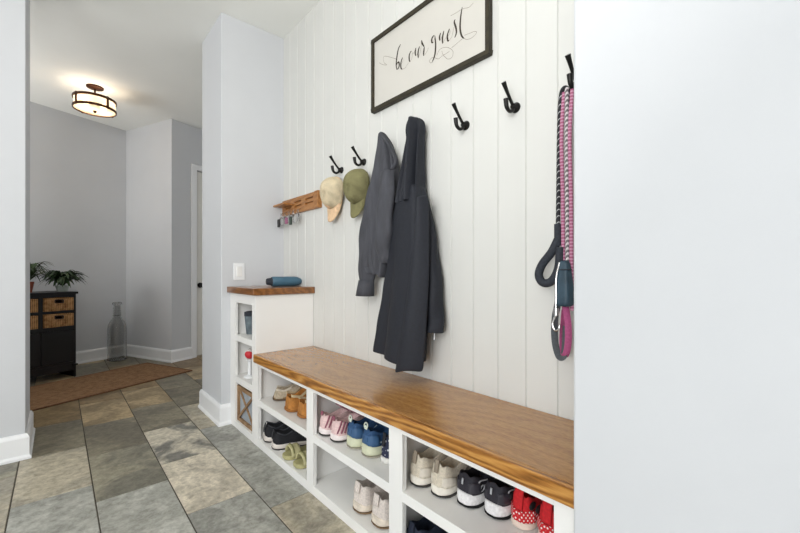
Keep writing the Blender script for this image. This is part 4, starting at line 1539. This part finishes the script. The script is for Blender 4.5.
bl = ['upper wicker drawer basket by the open end of the black cabinet', 'lower wicker drawer basket by the open end of the black cabinet',
      'upper wicker drawer basket behind the doorway edge in the black cabinet', 'lower wicker drawer basket behind the doorway edge in the black cabinet']
i = 0
for a0, a1 in ((-0.252, -0.020), (-0.523, -0.291)):
    for z0, z1 in ((0.654, 0.774), (0.502, 0.622)):
        org = FC @ Vector(((a0 + a1) / 2, 0, z0))
        bk = thing('wicker_basket', bl[i], 'basket', tuple(org), 'wicker drawer baskets')
        q = MB()
        th = 0.014
        hw_, hz = 0.032, 0.026
        am = (a0 + a1) / 2
        zt = z1 - 0.018
        q.box(a0, am - hw_, -0.004, th, z0, z1, FC)
        q.box(am + hw_, a1, -0.004, th, z0, z1, FC)
        q.box(am - hw_, am + hw_, -0.004, th, zt, z1, FC)
        q.box(am - hw_, am + hw_, -0.004, th, z0, zt - hz, FC)
        q.box(a0, a0 + th, th, CD - 0.03, z0, z1, FC)
        q.box(a1 - th, a1, th, CD - 0.03, z0, z1, FC)
        q.box(a0 + th, a1 - th, CD - 0.03 - th, CD - 0.03, z0, z1, FC)
        q.box(a0 + th, a1 - th, th, CD - 0.03 - th, z0, z0 + 0.01, FC)
        obj('woven_body', q, M_WICKER, bk, bevel=0.003)
        ri = MB().tube([FC @ Vector((x, -0.003, z1 - 0.005)) for x in (a0 + .004, a1 - .004)], 0.006, 8)
        obj('rim', ri, M_WICKER, bk, smooth=True)
        hh_ = MB()
        for (xa, za), (xb_, zb_) in zip([(am - hw_, zt), (am + hw_, zt), (am + hw_, zt - hz), (am - hw_, zt - hz)], [(am + hw_, zt), (am + hw_, zt - hz), (am - hw_, zt - hz), (am - hw_, zt)]):
            hh_.tube([FC @ Vector((xa, -0.005, za)), FC @ Vector((xb_, -0.005, zb_))], 0.004, 6)
        obj('handle_rim', hh_, M_BLACKWOOD, bk, smooth=True)
        i += 1


def plant(name, label, loc, potc, pr, ph_, leafc, n, rl_, seed, up, wd):
    rnd = random.Random(seed)
    t = thing(name, label, 'plant', loc)
    pot = MB().lathe([(0.0, 0.0), (pr * .72, 0.0), (pr * .95, ph_ * .8), (pr, ph_ * .82), (pr, ph_), (pr * .9, ph_), (pr * .86, ph_ * .84), (0.0, ph_ * .84)], loc, 28, None, False, False)
    obj('pot', pot, mat('pot_%d' % potc[0], potc, 0.7, noise=0.08, scale=30), t, smooth=True)
    so = MB().lathe([(0.0, ph_ * .86), (pr * .87, ph_ * .86)], loc, 20, None, False, False)
    obj('soil', so, mat('soil', (50, 38, 28), 0.95, noise=0.3, scale=120), t)
    lv = MB()
    for k in range(n):
        az = rnd.uniform(0, 2 * PI)
        ln = rl_ * rnd.uniform(0.6, 1.1)
        rise = up * rnd.uniform(0.5, 1.1)
        drop = rnd.uniform(0.3, 1.0) * rl_ * 0.9
        w0 = wd * rnd.uniform(.7, 1.2)
        P = []
        for j in range(8):
            q_ = j / 7
            r_ = ln * q_ * (1 - 0.15 * q_)
            z_ = rise * math.sin(PI * 0.5 * min(1, q_ * 1.5)) - drop * max(0, q_ - 0.35) ** 1.7
            P.append(Vector((loc[0] + r_ * math.cos(az), loc[1] + r_ * math.sin(az), max(loc[2] + 0.012 - 0.0, loc[2] + ph_ * .85 + z_))))
        sdv = Vector((-math.sin(az), math.cos(az), 0))
        rows = []
        for j, p in enumerate(P):
            ww = w0 * math.sin(PI * (0.10 + 0.88 * j / 7)) ** 0.7
            rows.append([p - sdv * ww, p + Vector((0, 0, -ww * .35)), p + sdv * ww])
        lv.grid(rows)
    obj('leaves', lv, mat('leaf_%d' % leafc[1], leafc, 0.55, noise=0.25, scale=14), t, smooth=True)
    return t


pp = FC @ Vector((-0.315, 0.16, 0.8305))
plant('potted_plant', 'spiky houseplant in a terracotta pot on the black cabinet', tuple(pp), (150, 74, 50), 0.055, 0.100, (52, 70, 36), 80, 0.24, 3, 0.20, 0.0075)
pp = FC @ Vector((-0.055, 0.13, 0.8305))
plant('potted_plant', 'leafy arching houseplant in a low pale pot on the black cabinet', tuple(pp), (176, 184, 176), 0.055, 0.060, (38, 60, 28), 120, 0.23, 5, 0.16, 0.013)

# rug
Q = Vector((1.035, 4.385, 0))
RM_ = fr(Q) @ Matrix.Rotation(0.0, 4, 'Z')
rg = thing('woven_rug', 'brown woven runner rug lying on the foyer floor', 'rug', tuple(Q))
obj('pile', MB().box(-2.1, 0, 0, 0.75, 0.0008, 0.009, RM_), M_RUG, rg, bevel=0.003)
ed = MB()
for x0, x1, y0, y1 in ((-2.1, 0.004, -0.006, 0.008), (-2.1, 0.004, 0.742, 0.756), (-0.008, 0.006, 0.0, 0.75)):
    ed.box(x0, x1, y0, y1, 0.0008, 0.0115, RM_)
obj('bound_edge', ed, mat('rug_binding', (112, 78, 54), 0.9, noise=0.15, scale=80, bump=0.4), rg, bevel=0.003)

# glass floor bottle
gc = Vector((0.515, 5.49, 0.001))
gb = thing('glass_bottle', 'tall clear glass floor bottle standing in the foyer corner', 'glass bottle', tuple(gc))
pr_o = [(0.0, 0.0), (0.078, 0.0), (0.092, 0.010), (0.093, 0.10), (0.092, 0.36), (0.086, 0.41), (0.068, 0.450), (0.046, 0.482), (0.038, 0.51), (0.037, 0.640), (0.046, 0.646), (0.047, 0.666), (0.042, 0.672)]
pr_i = [(0.034, 0.670), (0.032, 0.51), (0.040, 0.480), (0.062, 0.446), (0.080, 0.407), (0.086, 0.36), (0.087, 0.10), (0.085, 0.020), (0.0, 0.014)]
obj('glass', MB().lathe(pr_o + pr_i, tuple(gc), 40, None, False, False), glass_mat('clear_glass', (0.80, 0.80, 0.79)), gb, smooth=True)
obj('neck_collar', MB().lathe([(0.0385, 0.515), (0.043, 0.520), (0.0385, 0.525)], tuple(gc), 32), glass_mat('clear_glass_rim', (0.8, 0.84, 0.84)), gb, smooth=True)

# ceiling lamp
LX, LY = 0.263, 4.59
lamp = thing('ceiling_lamp', 'bronze drum ceiling lamp with frosted glass glowing in the foyer', 'ceiling lamp', (LX, LY, H))
obj('canopy', MB().lathe([(0.0, H), (0.068, H - 0.0005), (0.066, H - 0.012), (0.030, H - 0.022), (0.0, H - 0.022)], (LX, LY, 0), 28, None, False, False), M_BRONZE, lamp, smooth=True)
obj('stem', MB().tube([(LX, LY, H - 0.02), (LX, LY, 2.534)], 0.008, 10), M_BRONZE, lamp, smooth=True)
for nm, z in (('top_ring', 2.630), ('bottom_ring', 2.544)):
    obj(nm, MB().lathe([(0.157, z - 0.011), (0.165, z - 0.011), (0.167, z), (0.165, z + 0.011), (0.157, z + 0.011), (0.157, z - 0.011)], (LX, LY, 0), 56, None, False, False), M_BRONZE, lamp, smooth=True)
for k in range(4):
    a = 0.55 + k * PI / 2
    M = Matrix.Translation((LX, LY, 0)) @ Matrix.Rotation(a, 4, 'Z')
    obj('strap', MB().box(0.158, 0.168, -0.009, 0.009, 2.529, 2.644, M), M_BRONZE, lamp, bevel=0.002)
    if k < 3:
        ar = MB().tube([(LX, LY, 2.648), (LX + 0.16 * math.cos(a), LY + 0.16 * math.sin(a), 2.634)], 0.004, 8)
        obj('spoke', ar, M_BRONZE, lamp, smooth=True)
m, nt_, p_ = base_mat('frosted_glass')
nt_.nodes.remove(p_)
tr_ = nt_.nodes.new('ShaderNodeBsdfTranslucent')
tr_.inputs[0].default_value = lin((250, 236, 212))
tp_ = nt_.nodes.new('ShaderNodeBsdfTransparent')
tp_.inputs[0].default_value = (0.95, 0.9, 0.82, 1)
mx_ = nt_.nodes.new('ShaderNodeMixShader')
mx_.inputs[0].default_value = 0.45
nt_.links.new(tr_.outputs[0], mx_.inputs[1])
nt_.links.new(tp_.outputs[0], mx_.inputs[2])
nt_.links.new(mx_.outputs[0], nt_.nodes['Material Output'].inputs[0])
obj('glass_drum', MB().lathe([(0.155, 2.544), (0.155, 2.630)], (LX, LY, 0), 56, None, False, False), m, lamp, smooth=True)
obj('glass_bottom', MB().lathe([(0.156, 2.541), (0.10, 2.533), (0.0, 2.529)], (LX, LY, 0), 56, None, False, False), m, lamp, smooth=True)
obj('finial', MB().lathe([(0.0, 2.508), (0.010, 2.512), (0.014, 2.523), (0.016, 2.530), (0.0, 2.531)], (LX, LY, 0), 16, None, False, False), M_BRONZE, lamp, smooth=True)
ME = emit('bulb_glow', (255, 214, 158), 7)
for k in range(2):
    a = 0.3 + PI * k
    p = (LX + 0.07 * math.cos(a), LY + 0.07 * math.sin(a), 2.590)
    obj('bulb', MB().ellipsoid(p, 0.026, 0.026, 0.032, 16, 10), ME, lamp, smooth=True)
    ld = bpy.data.lights.new('bulb_light', 'POINT')
    ld.energy = 2.0
    ld.color = (1.0, 0.84, 0.66)
    ld.shadow_soft_size = 0.045
    lo = bpy.data.objects.new('bulb_light', ld)
    lo.location = (p[0], p[1], 2.590)
    COL.objects.link(lo)
